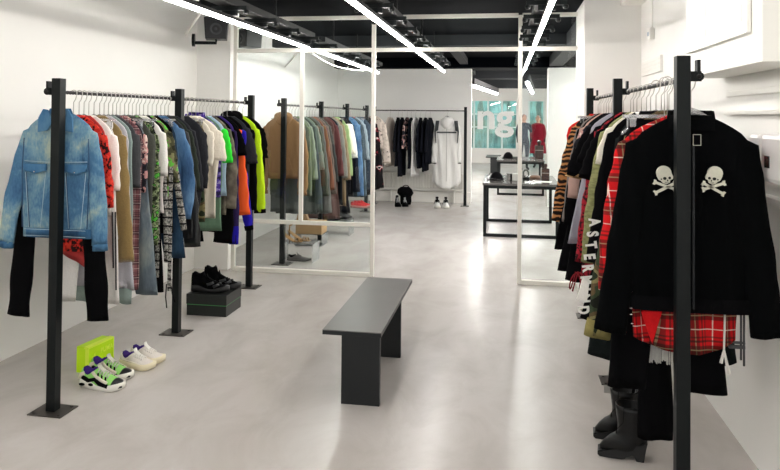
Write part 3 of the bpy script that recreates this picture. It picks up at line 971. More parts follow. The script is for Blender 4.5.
# second bay
garment('black_coat', 'coat', 'black coat right behind the second post', 'the black coat behind the second post', A, 4.735, m=M_CHARC, kind='tee', e=(208, 188), r1=.07, hem=(199, 215), T=.05)
garment('camo_trousers', 'trousers', 'camouflage trousers below the black coat in the second bay', 'the camouflage trousers', A, 4.795, T=.05, kind='pants', m=M_CAMO, hem=(205, 222))
garment('off_white_tee', 't-shirt', 'off-white t-shirt close behind the black coat', 'the off-white t-shirt', A, 4.855, kind='tee', m=M_CREAM, e=(213, 165), r1=.07, hem=(206, 195))
garment('cream_tee', 't-shirt', 'big cream t-shirt with a wide pointed sleeve', 'the big cream t-shirt', A, 4.925, T=.055, kind='tee', m=M_CREAM, e=(226.5, 160), r1=.10, hem=(215, 218), sh=.22)
garment('purple_print_shirt', 'shirt', 'purple printed shirt, mostly its shoulder showing above the cream t-shirt', 'the purple printed shirt', A, 4.995, kind='tee', m=M_PURPP, e=(217, 150), collar='shirt')
garment('sage_dress', 'dress', 'sage green dress hanging below the cream t-shirt', 'the sage green dress', A, 5.055, kind='dress', m=M_SAGE, hem=(222, 231), hw=.25)
garment('pale_blue_tee', 't-shirt', 'pale blue t-shirt with neon green sleeve', 'the pale blue and neon green t-shirt', A, 5.115, T=.05, kind='tee', m=cloth('#a9c3d6'), ms=M_GREEN, e=(233, 163), r1=.06)
garment('tie_dye_puffer', 'jacket', 'long crinkled brown tie-dye jacket in the second bay', 'the brown tie-dye jacket', A, 5.185, T=.055, m=M_BRTIE, e=(236, 208), r0=.08, r1=.06, hem=(226, 214), bow=.06)
garment('puffy_black_coat', 'coat', 'bulky black coat with rounded low sleeve end in the second bay', 'the bulky black coat', A, 5.245, T=.05, m=M_BLK, e=(233, 243), r0=.07, r1=.085, hem=(222, 232))
garment('windbreaker', 'jacket', 'purple and blue windbreaker behind the bulky black coat', 'the purple windbreaker', A, 5.30, T=.04, m=M_PURP, ms=cloth('#2a1d4c'), mcuff=M_BLUE, cuff=.14, e=(239, 243), r1=.045, hem=(234, 217))
garment('orange_sleeve_top', 'top', 'black top with long bright orange sleeve', 'the top with orange sleeves', A, 5.40, T=.05, m=M_BLK, ms=M_ORNG, e=(250.5, 215), r0=.07, r1=.055, hem=(241, 180), reach=.3, bow=.0)
garment('black_oversize_tee', 't-shirt', 'oversized black t-shirt over the top of the orange sleeve', 'the oversized black t-shirt', A, 5.352, T=.035, kind='tee', m=M_BLK, e=(247, 156), r1=.085)
garment('royal_blue_sweater', 'sweater', 'black sweater with royal blue sleeve and black cuff behind the orange sleeve', 'the royal blue sweater', A, 5.49, T=.05, m=M_BLK, ms=M_BLUE, mcuff=M_BLK, e=(254, 229), cuff=.05, hem=(248, 190), bow=-.04, r1=.04)
garment('dark_grey_tee', 't-shirt', 'dark grey t-shirt left of the neon yellow sleeve', 'the dark grey t-shirt', A, 5.58, T=.05, kind='tee', m=M_CHARC, e=(258, 164), r1=.08)
garment('black_hoodie', 'hoodie', 'black hoodie with long sleeve beside neon yellow sweater', 'the black hoodie by the neon sweater', A, 5.68, T=.055, m=M_BLK, e=(257, 210), collar='hood', hem=(250, 190))
garment('neon_sweater', 'sweater', 'neon yellow long-sleeved sweater with black cuffs', 'the neon yellow sweater', A, 5.80, T=.06, m=M_NEON, mcuff=M_BLK, e=(266, 212), cuff=.05, r0=.07, r1=.055, hem=(258, 185))
garment('black_jersey', 'top', 'short-sleeved black top at the far end of the left rack', 'the last black top on the left rack', A, 5.92, T=.06, kind='tee', m=M_BLK, e=(268, 158), r1=.07)

# ------------------------------------------------------------------ second rack (behind the glass)
th = garment('tan_hoodie', 'hoodie', 'tan hoodie hanging first on the rack behind the glass', 'the tan hoodie', A, 7.13, T=.07, m=M_TAN, e=(307, 194), hem=(299, 179), collar='hood', cuff=.05, r0=.08, r1=.055, sh=.21, bow=.06)
b = bmesh.new(); prism(b, [(-.12, -.57), (-.08, -.44), (.08, -.44), (.12, -.57)], -.042, -.034); mk('front_pocket', b, M_TAN, th)
S2 = [
 ('grey_trousers', 'trousers', 'pants', 7.22, '#4f5352', None, (291, 212), 'grey-green trousers hanging below the tan hoodie', 'the grey-green trousers'),
 ('beige_dress', 'dress', 'dress', 7.31, '#94857c', None, (299, 208), 'long dusty beige dress behind the tan hoodie', 'the dusty beige dress'),
 ('sage_shirt', 'shirt', 'long', 7.41, '#5f685b', (312, 196), None, 'sage shirt first to the right of the tan hoodie', 'the sage shirt'),
 ('pale_sage_shirt', 'shirt', 'long', 7.52, '#7f8a79', (318, 180), None, 'pale sage shirt with light sleeve behind the glass', 'the pale sage shirt'),
 ('slate_coat', 'coat', 'long', 7.63, '#424b48', (323, 212), (318, 214), 'long slate green coat behind the glass, hem at the post', 'the slate green coat'),
 ('sage_jacket', 'jacket', 'long', 7.74, '#6d796f', (325, 170), None, 'light sage green jacket left of the moss cardigan', 'the light sage jacket'),
 ('moss_cardigan', 'cardigan', 'long', 7.85, '#42463b', (329, 196), None, 'dark moss cardigan left of the rust jacket', 'the dark moss cardigan'),
 ('grey_coat', 'coat', 'long', 7.96, '#5b5d5a', (332, 213), (328, 214), 'grey coat reaching low, left of the rust jacket', 'the low grey coat'),
 ('rust_jacket', 'jacket', 'long', 8.08, '#744a38', (335, 190), None, 'rust brown jacket before the second post behind glass', 'the rust jacket'),
 ('taupe_cardigan', 'cardigan', 'long', 8.19, '#635851', (337, 194), None, 'taupe cardigan right after the rust jacket', 'the taupe cardigan'),
 ('charcoal_knit', 'sweater', 'long', 8.30, '#333534', (339, 182), None, 'charcoal knit sweater at the second post behind glass', 'the charcoal knit'),
 ('maroon_dress', 'dress', 'dress', 8.54, '#563d39', None, (340, 219), 'long brown maroon dress, lowest hem behind the glass', 'the long maroon dress'),
 ('maroon_knit', 'sweater', 'long', 8.65, '#563030', (344, 176), None, 'maroon knit sweater in the second bay behind glass', 'the maroon knit'),
 ('black_dress', 'dress', 'dress', 8.76, '#17191c', None, (344, 205), 'black dress after the maroon knit sweater', 'the black dress by the maroon knit'),
 ('grey_check_shirt', 'shirt', 'long', 8.87, '#78766f', (348, 178), None, 'grey-beige shirt between maroon knit and camel coat', 'the grey-beige shirt'),
 ('camel_coat', 'coat', 'long', 8.99, '#89755c', (351, 180), (346, 206), 'camel coat in the second bay behind glass', 'the camel coat'),
 ('ink_skirt', 'skirt', 'skirt', 9.10, '#101219', None, (350, 213), 'ink black skirt behind the camel coat', 'the ink black skirt'),
 ('lime_panel_top', 'top', 'long', 9.20, '#90a973', (353, 176), None, 'pale lime green top next to the varsity jacket', 'the pale lime top'),
 ('varsity_jacket', 'jacket', 'long', 9.33, '#111317', (355, 154), None, 'black varsity jacket with cream sleeves behind the glass', 'the varsity jacket'),
 ('black_white_jacket', 'jacket', 'tee', 9.45, '#131419', (358, 158), (354, 196), 'black jacket with white trimmed sleeve before the third post', 'the black jacket with white trim'),
 ('navy_coat', 'coat', 'long', 9.56, '#151822', (360, 192), None, 'navy coat at the third post behind the glass', 'the navy coat'),
 ('blue_jeans_jacket', 'jacket', 'long', 9.93, '#4c647d', (364, 196), None, 'bright blue denim jacket after the third post', 'the bright blue denim jacket'),
 ('dark_teal_coat', 'coat', 'long', 10.05, '#2b3b43', (366, 197), (362, 197), 'dark teal coat beside the bright blue denim jacket', 'the dark teal coat'),
 ('red_neck_shirt', 'shirt', 'long', 10.17, '#45525c', (367, 160), None, 'slate shirt with small red neck beside the ice blue t-shirt', 'the slate shirt with red neck'),
 ('ice_blue_tee', 't-shirt', 'tee', 10.30, '#93a1aa', (370, 160), (366, 180), 'ice blue t-shirt near the partition post', 'the ice blue t-shirt'),
 ('light_jeans', 'jeans', 'pants', 10.42, '#6c8192', None, (367, 196), 'light blue jeans above the red flats', 'the light blue jeans'),
 ('deep_blue_shirt', 'shirt', 'long', 10.55, '#2e3f51', (373, 190), None, 'deep blue shirt partly hidden by the partition post', 'the deep blue shirt'),
 ('steel_blue_shirt', 'shirt', 'long', 10.68, '#445463', (375, 185), None, 'steel blue shirt right behind the partition post', 'the steel blue shirt'),
 ('black_long_coat', 'coat', 'long', 10.82, '#111316', (377, 190), (374, 195), 'long black coat behind the partition post', 'the long black coat'),
]
for (nm, ct, kd, Y, col, e, hem, lb, hl) in S2:
    kw = {}
    if nm == 'varsity_jacket': kw['ms'] = M_CREAM
    if nm == 'black_white_jacket': kw['ms'] = M_WHT; kw['r1'] = .05
    if nm == 'red_neck_shirt': kw['mc'] = cloth('#b02a33')
    mm = M_DENIMB if nm == 'blue_jeans_jacket' else cloth(col)
    garment(nm, ct, lb, hl, A, Y, T=.075, kind=kd, m=mm, e=e, hem=hem or (None, 178 + (Y - 7) * 2), grp='clothes on the rack behind the glass', **kw)
M_BLKFL = pattern('black_red_floral', [(0, '#0f0d10'), (.5, '#1a1216'), (.56, '#8e2430'), (.61, '#e8e2dc'), (.66, '#141216')], 9)
garment('patched_jacket', 'jacket', 'black jacket with red and white patches, right of the partition post', 'the black patched jacket', A, 11.22, T=.07, m=M_BLKFL, e=(384, 188), hem=(380, 189), r0=.08, r1=.07)
garment('cream_quilted_jacket', 'jacket', 'cream quilted jacket with dark dots beside the patched jacket', 'the cream quilted jacket', XLY(11.3) + .05, 11.36, T=.07, m=pattern('cream_dotted', [(0, '#3c3535'), (.33, '#cfc2b6'), (.5, '#dccfc3')], 22), e=(391, 163), r0=.09, r1=.07, hem=(386, 150), ztop=1.56)

# ------------------------------------------------------------------ rear rack
RY = YBK - .055
def edge(px, tp, bp, col, name, cat, label, hl, w=.19, rz=1.42, kind='long', e=None, **k):
    X = at(px, 140, RY).x; z = at(px, tp, RY).z
    zb = at(px, bp, RY).z
    k.setdefault('T', .055)
    garment(name, cat, label, hl, X, RY, rz=rz, kind=kind, m=col if not isinstance(col, str) else cloth(col), L=ZR - DROP - zb, reach=w + .1, sh=w, sl=min(.6, (ZR - DROP - zb) * .95), grp='clothes on the rear rack', **k)
edge(390, 119, 166, '#c9bdb2', 'cream_puffer', 'jacket', 'cream puffer at the left end of the rear rack', 'the cream puffer', rz=1.15, w=.15, kind='long', r0=.07)
edge(398, 118, 166, '#16171d', 'black_blazer', 'jacket', 'black blazer, first black piece from the left on the rear rack', 'the first black blazer on the rear rack', rz=1.46)
edge(402, 120, 176, '#13141c', 'black_drape_coat', 'coat', 'black coat hanging lowest of the black pieces on the rear rack', 'the lowest black coat on the rear rack', rz=1.45)
edge(407, 119, 150, M_FLORAL, 'print_blouse', 'top', 'black and white print top on the rear rack', 'the black and white print top', rz=1.4, kind='tee')
edge(411, 118, 168, '#10121a', 'black_slim_dress', 'dress', 'narrow black dress between print top and white dress', 'the narrow black dress', rz=1.45, kind='dress')
edge(415.5, 119, 176, '#e6e4e2', 'white_dress', 'dress', 'long white dress between the black pieces on the rear rack', 'the long white dress', rz=1.3, kind='dress')
edge(420.5, 119, 168, '#12141c', 'black_shirt', 'shirt', 'black shirt to the right of the long white dress', 'the black shirt by the white dress', rz=1.45)
edge(425.5, 119, 171, '#0e1018', 'black_cape', 'coat', 'wide black cape second from the parka', 'the wide black cape', rz=1.38)
edge(430, 119, 164, '#0d0f17', 'ruffled_black_top', 'top', 'ruffled black top next to the white parka', 'the ruffled black top', rz=1.35, kind='long')

def parka():
    X = at(447, 140, RY).x; z0 = at(447, 119, RY).z
    M1 = cloth('#e9e8e4', .05); MH = simple('black_harness_strap', '#23282b', .6)
    T = .14
    hanger((X, RY, ZR), 0, 'clear plastic hanger holding the white parka')
    t = empty('white_parka', (X, RY, z0), 0, 'long white hooded parka with a black harness at the right end of the rear rack', 'coat')
    L = z0 - at(447, 182, RY).z
    hw = at(462, 180, RY).x - X
    mk('body', torso_bm(.2, .21, .26, L, T, 9.1, curve=-.14, wav=.6), M1, t, True)
    for s in (1, -1):
        q = at(461.5 if s > 0 else 431.5, 163, RY)
        mk('sleeve', sleeve_bm(s, .2, abs(q.x - X), z0 - q.z, .1, .07, .05, 5 + s, 0, .03), M1, t, True)
        bb = sleeve_bm(s, .2, abs(q.x - X), z0 - q.z + .012, .104, .07, .05, 5 + s, 0, .03)
        bmesh.ops.delete(bb, geom=[v for v in bb.verts if v.co.z > -(z0 - q.z) + .02], context='VERTS'); mk('cuff', bb, M_BLK, t, True)
    b = bmesh.new(); rings = []
    for z, w in ((-.17, .05), (-.12, .10), (-.06, .125), (-.015, .11), (.02, .085), (.035, .04)):
        rings.append([(w * math.cos(2 * PI * k / 18), .075 * math.sin(2 * PI * k / 18) - .015, z) for k in range(18)])
    loft(b, rings); mk('hood', b, M1, t, True)
    b = bmesh.new()
    yf = -T * .56
    for s in (1, -1): prism(b, [(s * .13, -.03), (s * .19, -.03), (s * .215, -.22), (s * .195, -.42), (s * .18, -.42), (s * .19, -.22), (s * .15, -.2)], yf - .012, yf + .01)
    box(b, -.17, .17, yf - .014, yf - .004, -.245, -.222); mk('harness', b, MH, t)
    b = bmesh.new(); box(b, -.008, .008, yf - .006, yf + .01, -L + .02, -.1)
    mk('zip_placket', b, simple('parka_zip', '#c9c8c4', .5), t)
parka()

# ------------------------------------------------------------------ right rack
B_ = XRG
ZR, ZP = 1.712, 1.79
def skull_jacket():
    Y = 2.845; X = B_; T = .07
    z0 = at(687, 118, Y).z
    hanger((X, Y, ZR), 0, 'clear plastic hanger holding the black skull jacket', zn=ZR - z0 - .03)
    t = empty('skull_jacket', (X, Y, z0), 0, 'black velvet jacket with two white skull-and-crossbones patches at the front of the right rack', 'jacket')
    L = z0 - at(687, 309, Y).z
    mk('body', torso_bm(.215, .22, .225, L, T, 2.2, neck=.085, sd=.10, wav=.3, nseg=60), M_VELVET, t, True)
    for s, (ex, ey) in ((1, (785, 338)), (-1, (594, 330))):
        q = at(ex, ey, Y); ln = z0 - q.z; rc = abs(q.x - X)
        mk('sleeve', sleeve_bm(s, .225, rc, ln, T, .062, .06, 8 + s, 0, -.005, n=24, wr=.5, sd=.10), M_VELVET, t, True)
    # rib hem
    b = bmesh.new(); loft(b, [[(.226 * se(2 * PI * k / 40, .75)[0] * (1 + (.02 if k % 2 else 0)), T * .5 * se(2 * PI * k / 40, .75)[1], z) for k in range(40)] for z in (-L + .05, -L - .006)], False, False)
    mk('rib_hem', b, M_BLK, t, True)
    b = bmesh.new()
    loft(b, [[(w_ * math.cos(2 * PI * k / 24), dy + .45 * T * math.sin(2 * PI * k / 24), z - (.018 if math.sin(2 * PI * k / 24) < 0 else 0)) for k in range(24)] for z, w_, dy in ((-.03, .095, 0), (.028, .085, 0), (.03, .075, 0), (-.01, .078, 0))], False, False)
    mk('collar', b, M_VELVET, t, True)
    yf = -T * .5 - .006
    # zip
    b = bmesh.new(); box(b, -.004, .004, yf - .002, yf + .012, -L + .01, -.1); mk('zip', b, simple('dark_zip', '#1f2123', .4, .6), t)
    pz = at(686.5, 148, Y - .04)
    b = bmesh.new(); lx, lz = pz.x - X, pz.z - z0
    box(b, lx - .005, lx + .005, yf - .010, yf - .001, lz - .004, lz + .014, bev=.001)
    prism(b, [(lx - .002, lz - .004), (lx + .003, lz - .004), (lx + .009, lz - .028), (lx + .001, lz - .032)], yf - .010, yf - .006)
    mk('zip_pull', b, simple('pale_brass', '#b9a886', .3, .8), t)
    # neck label
    b = bmesh.new()
    x0, x1, zt, zb = -.004, .026, at(687, 134, Y).z - z0, at(687, 145, Y).z - z0
    yl = yf - .003
    box(b, x0, x1, yl, yl + .002, zb, zt)
    fr = mk('neck_label', b, M_BLK, t)
    b = bmesh.new()
    for a in ((x0, x1, zt - .002, zt), (x0, x1, zb, zb + .002), (x0, x0 + .002, zb, zt), (x1 - .002, x1, zb, zt)): box(b, a[0], a[1], yl - .001, yl, a[2], a[3])
    mk('label_border', b, M_SKULL, fr)
    # patches
    sc = 1 / (F_PX / (Y * .9864 - X * .1644))   # metres per pixel at the jacket
    MD = simple('patch_dark_thread', '#15160f', .9)
    for cx, cy, s in ((661.5, 178, 1), (711.5, 178.5, -1)):
        q = at(cx, cy, Y); ox, oz = q.x - X, q.z - z0
        def P(u, v, ): return (ox + s * u * sc, oz - v * sc)
        def blob(bm, pts, y0, y1, mi=0): prism(bm, [P(u, v) for u, v in pts], y0, y1, mi)
        b = bmesh.new()
        y1 = yf + .004; ya = yf - .004
        cran = [(-7.2 * math.cos(a) - .2, -6 - 7 * math.sin(a)) for a in [PI * k / 12 for k in range(13)]]
        cran += [(8.6, -2.5), (8.3, -.2), (6.0, .8), (5.4, 3.4), (2.5, 5.0), (-.8, 4.2), (-2.5, 2.2), (-4.8, 1.0), (-6.6, -2.5)]
        blob(b, cran, ya, y1)
        def bone(u0, v0, u1, v1, w=1.25):
            d = Vector((u1 - u0, v1 - v0)).normalized(); n_ = Vector((-d.y, d.x))
            def o(p, a, c): return (p[0] + d.x * a + n_.x * c, p[1] + d.y * a + n_.y * c)
            p, q_ = (u0, v0), (u1, v1)
            poly = [o(p, 2, w), o(p, 1.2, w + 1.3), o(p, -.8, w + 1.2), o(p, -.2, 0), o(p, -.8, -w - 1.2), o(p, 1.2, -w - 1.3), o(p, 2, -w),
                    o(q_, -2, -w), o(q_, -1.2, -w - 1.3), o(q_, .8, -w - 1.2), o(q_, .2, 0), o(q_, .8, w + 1.2), o(q_, -1.2, w + 1.3), o(q_, -2, w)]
            blob(b, poly, ya - .001, y1)
        bone(-9.2, 3.2, 11.2, 10.2); 
        bone(-8.4, 14.2, 11.0, 3.6)
        pt = mk('skull_patch', b, M_SKULL, t)
        b = bmesh.new()
        for (u, v, ru, rv) in ((.6, -.6, 1.7, 1.5), (5.2, -1.2, 1.3, 1.4), (3.3, 1.3, .6, .9), (-2.6, .2, .8, .7)):
            blob(b, [(u + ru * math.cos(2 * PI * k / 10), v + rv * math.sin(2 * PI * k / 10)) for k in range(10)], ya - .0015, ya)
        for u in (1.2, 2.4, 3.6): blob(b, [(u - .18, 2.6), (u + .18, 2.6), (u + .18, 4.2), (u - .18, 4.2)], ya - .0015, ya)
        mk('eye_sockets', b, MD, pt)
    # buttons on the left cuff
    for py in (305, 311, 320):
        q = at(629 if py < 315 else 630, py, Y)
        b = bmesh.new(); ball(b, (q.x - X, yf - .004, q.z - z0), .006, .004, .0035, seg=8, rings=5); mk('snap_button', b, M_CHROME, t)
skull_jacket()

def gr(*a, **k): return garment(*a, side=-1, **k)
ts = gr('tartan_shirt', 'shirt', 'red tartan flannel shirt right behind the skull jacket, hem hanging below it', 'the red tartan shirt', B_, 2.93, T=.05, m=M_STAR, e=(598, 290), r1=.045, L=.945, sh=.245, bw=.22, hw=.20, hemf=.06, bow=.03, collar='crew', ztop=1.565, both=False)
b = bmesh.new()
q = [at(px, py, 2.89) for px, py in ((641, 311), (662, 311), (652, 343), (648, 332))]
prism(b, [(v.x - B_, v.z - 1.565) for v in q], -.046, -.032); mk('folded_hem', b, cloth('#d8171c'), ts)
gr('black_trousers', 'trousers', 'black trousers with one leg each side below the tartan shirt', 'the black trousers', at(667, 300, 2.995).x, 2.995, T=.05, kind='pants', m=M_BLK, L=1.13, hem=(607, 386))
XF = at(664, 350, 3.05).x
t = empty('fringed_skirt', (XF, 3.05, ZR - .165), 0, 'pale grey garment whose fringed hem shows below the red tartan', 'skirt')
clip_hanger((XF, 3.05, ZR), 0, 'clear clip hanger holding the fringed pale skirt')
mk('body', torso_bm(.12, .12, .125, .955, .04, 5.5, neck=.115, sd=.004), cloth('#b9b8b2'), t, True)
b = bmesh.new()
for k in range(54):
    x = -.12 + .24 * k / 53; l = .055 + .02 * random.random()
    box(b, x - .0022, x + .0022, -.012 + .02 * random.random(), -.008 + .02 * random.random(), -.945 - l, -.93)
f = mk('fringe', b, cloth('#c9c8c2'), t)
gr('wide_black_trousers', 'trousers', 'very long wide black trousers ending just above the floor behind the boots', 'the long wide black trousers', at(655.5, 400, 3.285).x, 3.285, T=.06, kind='dress', m=M_BLK, L=1.475, sh=.10, bw=.08, hw=.072)
gr('quilted_black_jacket', 'jacket', 'black jacket whose sleeve end shows below the olive camouflage cuff', 'the black jacket under the camouflage cuff', B_, 3.36, T=.05, m=cloth('#171c1c', .3, bump=.9), e=(586, 356), r0=.06, r1=.07, L=.75, bow=-.08)
gr('camo_jacket', 'jacket', 'camouflage jacket with plain olive cuff beside the red tartan sleeve', 'the camouflage jacket', B_, 3.10, T=.055, m=M_CAMO, mcuff=cloth('#8d8350'), e=(584, 334), r0=.07, r1=.055, cuff=.08, L=.7, bow=.014, both=False)
mm = gr('lettered_jacket', 'jacket', 'black jacket with white capital letters running down its sleeve', 'the jacket with white sleeve letters', B_, 3.21, T=.055, m=M_BLK, e=(580, 320), r0=.07, r1=.055, L=.68, bow=-.02, both=False)
# letters down the sleeve, turned to read downwards
Yl = 3.176
word = 'ASTERMIND'
ypos = [(595.5, 222), (593.5, 234), (592, 245), (590.5, 256.5), (589, 268), (587.5, 280), (586.5, 289.5), (585.5, 298.5), (584.5, 310)]
bb = bmesh.new()
for ch, (px, py) in zip(word, ypos):
    q = at(px - 1.5, py, Yl)
    lb_ = text_bm(ch, .066, .003, offset=.003, sx=.72)
    ang = math.radians(-82)
    me = bpy.data.meshes.new('t')
    for v in lb_.verts:
        x, z = v.co.x, v.co.z
        v.co = Vector((q.x - B_ + x * math.cos(ang) + z * -math.sin(ang) * -1 * -1, Yl - 3.21 - .001 + v.co.y, q.z - (ZR - DROP) + x * math.sin(ang) + z * math.cos(ang)))
    lb_.to_mesh(me); lb_.free(); bb.from_mesh(me); bpy.data.meshes.remove(me)
mk('sleeve_lettering', bb, simple('white_print', '#e9e8e2', .7), mm)
b = bmesh.new()
q = [at(px, py, Yl) for px, py in ((583, 277), (589, 284), (587, 301), (577, 299))]
prism(b, [(v.x - B_, v.z - (ZR - DROP)) for v in q], -.038, -.02); mk('white_hem_tab', b, M_WHT, mm)
gr('ivory_shirt', 'shirt', 'black-sleeved shirt with ivory shoulder line behind the lettered jacket', 'the shirt with ivory shoulder line', B_, 3.60, T=.06, m=M_BLK, e=(586, 262), r0=.075, r1=.05, mc=M_WHT)
gr('ivory_blouse', 'blouse', 'ivory blouse, a narrow pale line between olive jacket and black shirt', 'the ivory blouse', B_, 3.70, T=.03, kind='tee', m=M_CREAM, e=(595, 165), r1=.045)
gr('olive_padded_jacket', 'jacket', 'olive green padded jacket with ribbed sleeve on the right rack', 'the olive padded jacket', B_, 3.83, T=.08, m=pattern('olive_quilt', [(.3, '#6a6c45'), (.6, '#8a8a5e')], 30, (1, 1, 2.5), const=False, bump=.9), e=(581, 262), r0=.085, r1=.06, bow=.03)
gr('black_mesh_top', 'top', 'black top between olive padded jacket and dark red lace', 'the black top by the olive jacket', B_, 3.96, T=.05, kind='tee', m=M_BLK, e=(578, 180), r1=.07)
rl = gr('dark_red_lace_dress', 'dress', 'dark red lace dress with long sleeve and bow', 'the dark red lace dress', B_, 4.06, T=.05, m=pattern('dark_red_lace', [(0, '#2a0b10'), (.45, '#8c1626'), (.58, '#a31c2c')], 60), e=(575, 262), hem=(578, 295), r0=.07, r1=.045)
q = at(578, 272, 4.03)
b = bmesh.new()
cx, cz = q.x - B_, q.z - (ZR - DROP)
for s, l in ((1, .07), (-1, .09)):
    pts = [(cx + s * .012 + s * .035 * math.sin(k / 8 * PI), -.03, cz - l * math.sin(k / 8 * PI) * (1 - .5 * math.cos(k / 8 * PI))) for k in range(9)]
    tube(b, [(cx, -.03, cz)] + pts[1:], .004, 6)
    tube(b, [(cx, -.03, cz), (cx + s * .03, -.03, cz - .11)], .004, 6)
mk('bow', b, cloth('#7d1b24'), rl)
gr('black_knit_top', 'top', 'black knit top at the second post of the right rack', 'the black knit top', B_, 4.15, T=.05, kind='tee', m=M_BLK, e=(576, 165), r1=.06, hem=(None, 240))
gr('lavender_grey_dress', 'dress', 'lavender grey draped dress on the right rack after its second post', 'the lavender grey dress', B_, 4.40, T=.07, kind='dress', m=cloth('#9c9aa4'), L=.80, hw=.33, sh=.2)
gr('tan_trim_tee', 't-shirt', 'black t-shirt with tan trimmed sleeve edge', 'the black t-shirt with tan trim', B_, 4.52, T=.07, kind='tee', m=M_BLK, mcuff=cloth('#9c7b52'), e=(565, 177), r1=.08, cuff=.03)
gr('print_collar_shirt', 'shirt', 'black shirt with grey and red printed shoulder', 'the shirt with printed shoulder', B_, 4.64, T=.06, kind='tee', m=M_BLK, ms=M_FLORAL, e=(573, 150), r1=.07)
gr('black_cape_dress', 'dress', 'long black dress after the tan-trimmed t-shirt, low hem', 'the long black dress on the right rack', B_, 4.76, T=.07, kind='dress', m=M_BLK, hem=(565, 281))
gr('blush_top', 'top', 'blush pink top, a narrow pink strip beside black sleeves', 'the blush pink top', B_, 4.88, T=.05, kind='long', m=cloth('#b8978c'), e=(567, 198), r1=.05)
gr('black_shaggy_jacket', 'jacket', 'black jacket with wide shoulder between blush top and grey shirt', 'the wide-shouldered black jacket', B_, 5.0, T=.07, kind='long', m=M_BLK, e=(563, 224), r0=.08)
gr('grey_taupe_shirt', 'shirt', 'grey taupe shirt just right of the tiger print sleeve', 'the grey taupe shirt', B_, 5.12, T=.06, kind='long', m=cloth('#77706c'), e=(562, 222), r1=.05)
gr('black_midi_skirt', 'skirt', 'black midi skirt with hem below the grey taupe shirt', 'the black midi skirt', B_, 5.24, T=.06, kind='skirt', m=M_BLK, hem=(558, 270))
gr('black_pleated_skirt', 'skirt', 'black pleated skirt below the tiger print sleeve', 'the black pleated skirt', B_, 5.40, T=.07, kind='skirt', m=M_BLK, hem=(554, 248))
gr('tiger_print_shirt', 'shirt', 'tiger print shirt with bright red shoulder at the far end of the right rack', 'the tiger print shirt', B_, 5.50, T=.07, m=tiger(), e=(551.5, 221), r0=.075, r1=.05, hem=(556, 200), bow=.03, mc=cloth('#c9231f'))
gr('red_track_top', 'top', 'bright red sleeveless top edging the tiger print shirt', 'the bright red top', B_, 5.565, T=.03, kind='tank', m=cloth('#d3201d'), L=.5, sh=.238, ztop=1.568, hw=.2)
# drawstring and strap pieces under the tartan hem
b = bmesh.new()
q1, q2 = at(725, 309, 2.893), at(724, 350, 2.893)
tube(b, [q1, q2], .004, 6)
for px, py in ((729, 374), (721, 363)): tube(b, [q2, at(px, py, 2.893)], [.004, .007], 6)
o = mk('drawstring', b, cloth('#efece4')); o.parent = ts; o.matrix_parent_inverse = Matrix.Translation((-B_, -2.93, -1.565))
b = bmesh.new()
for px, a, c in ((741, 305, 360), (744, 306, 366)): tube(b, [at(px, a, 3.0), at(px, c, 3.0)], .0045, 6)
q1, q2 = at(729, 343, 3.0), at(745, 349, 3.0)
box(b, q1.x, q2.x, 2.995, 3.01, q2.z, q2.z + .012); box(b, q1.x, q2.x, 2.995, 3.01, q1.z, q1.z + .006)
tag(mk('hanging_buckle_strap', b, simple('grey_strap', '#4a4a4c', .5)), 'dark grey buckle straps dangling under the black sleeve on the right', 'strap')
# red flap above left (tartan sleeve end)
b = bmesh.new(); q = [at(px, py, 2.895) for px, py in ((626, 309), (626, 332), (616, 331), (615, 323))]
prism(b, [(v.x - B_, v.z - 1.565) for v in q], -.045, -.03); mk('sleeve_tip', b, M_STAR, ts)

# ------------------------------------------------------------------ bench
def bench(loc, label, Lb=1.2, Wb=.315, H=.42):
    t = empty('bench', loc, 0, label, 'bench')
    b = bmesh.new(); box(b, 0, Wb, 0, Lb, H - .004, H, bev=.001); mk('seat_top', b, M_BENCH_TOP, t)
    b = bmesh.new(); box(b, 0, Wb, .0, Lb, H - .026, H - .0045, bev=.001); mk('seat_core', b, M_BENCH, t)
    for y in (.04, .80 * Lb / 1.25):
        b = bmesh.new(); box(b, Wb * .30, Wb * .96, y, y + .03, 0, H - .026, bev=.002); mk('leg_panel', b, M_BENCH, t)
    return t
HB = .405
a1, a2, a3 = atz(322.4, 329.5, HB), atz(381, 333.2, HB), atz(370, 277, HB)
print('bench', a1, a2, a3)
bench((a1.x, a1.y, 0), 'black bench with grey-brown top in the middle of the front room', a3.y - a1.y, a2.x - a1.x, HB)
q = atz(490, 173.5)
bench((q.x - .12, q.y, 0), 'second dark bench far back, left of the rear display table', 1.2, .42, .46)

# ------------------------------------------------------------------ display tables
def dtable(x0, x1, y0, y1, H, label):
    t = empty('display_table', (x0, y0, 0), 0, label, 'table', 'black steel display tables')
    W, D = x1 - x0, y1 - y0; r = .04
    for y in (0, D - r):
        b = bmesh.new()
        box(b, 0, r, y, y + r, 0, H - .03); box(b, W - r, W, y, y + r, 0, H - .03)
        box(b, r, W - r, y, y + r, 0, r); box(b, r, W - r, y, y + r, H - .03 - r, H - .03)
        mk('leg_frame', b, M_BLKMETAL, t)
    b = bmesh.new(); box(b, -.01, W + .01, -.01, D + .01, H - .03, H, bev=.003)
    mk('tabletop', b, simple('dark_grey_glossy_table_top', '#55524f', .18, 0, .6), t)
    return t
q0 = atz(483, 236.5); q1 = atz(558, 237.5); q2 = atz(487, 221)
print('table', q0, q1, q2)
HT = .70
dtable(q0.x, q1.x, q0.y, q2.y, HT, 'nearer black steel display table with hat, bottle and papers on it')
q3 = atz(497, 194.8); q4 = atz(543.5, 195); q5 = atz(500, 188)
dtable(q3.x, q4.x, q3.y, q5.y, HT, 'farther black steel display table behind the nearer one')
def on(px, Y): return at(px, 180, Y).x
yA = q0.y
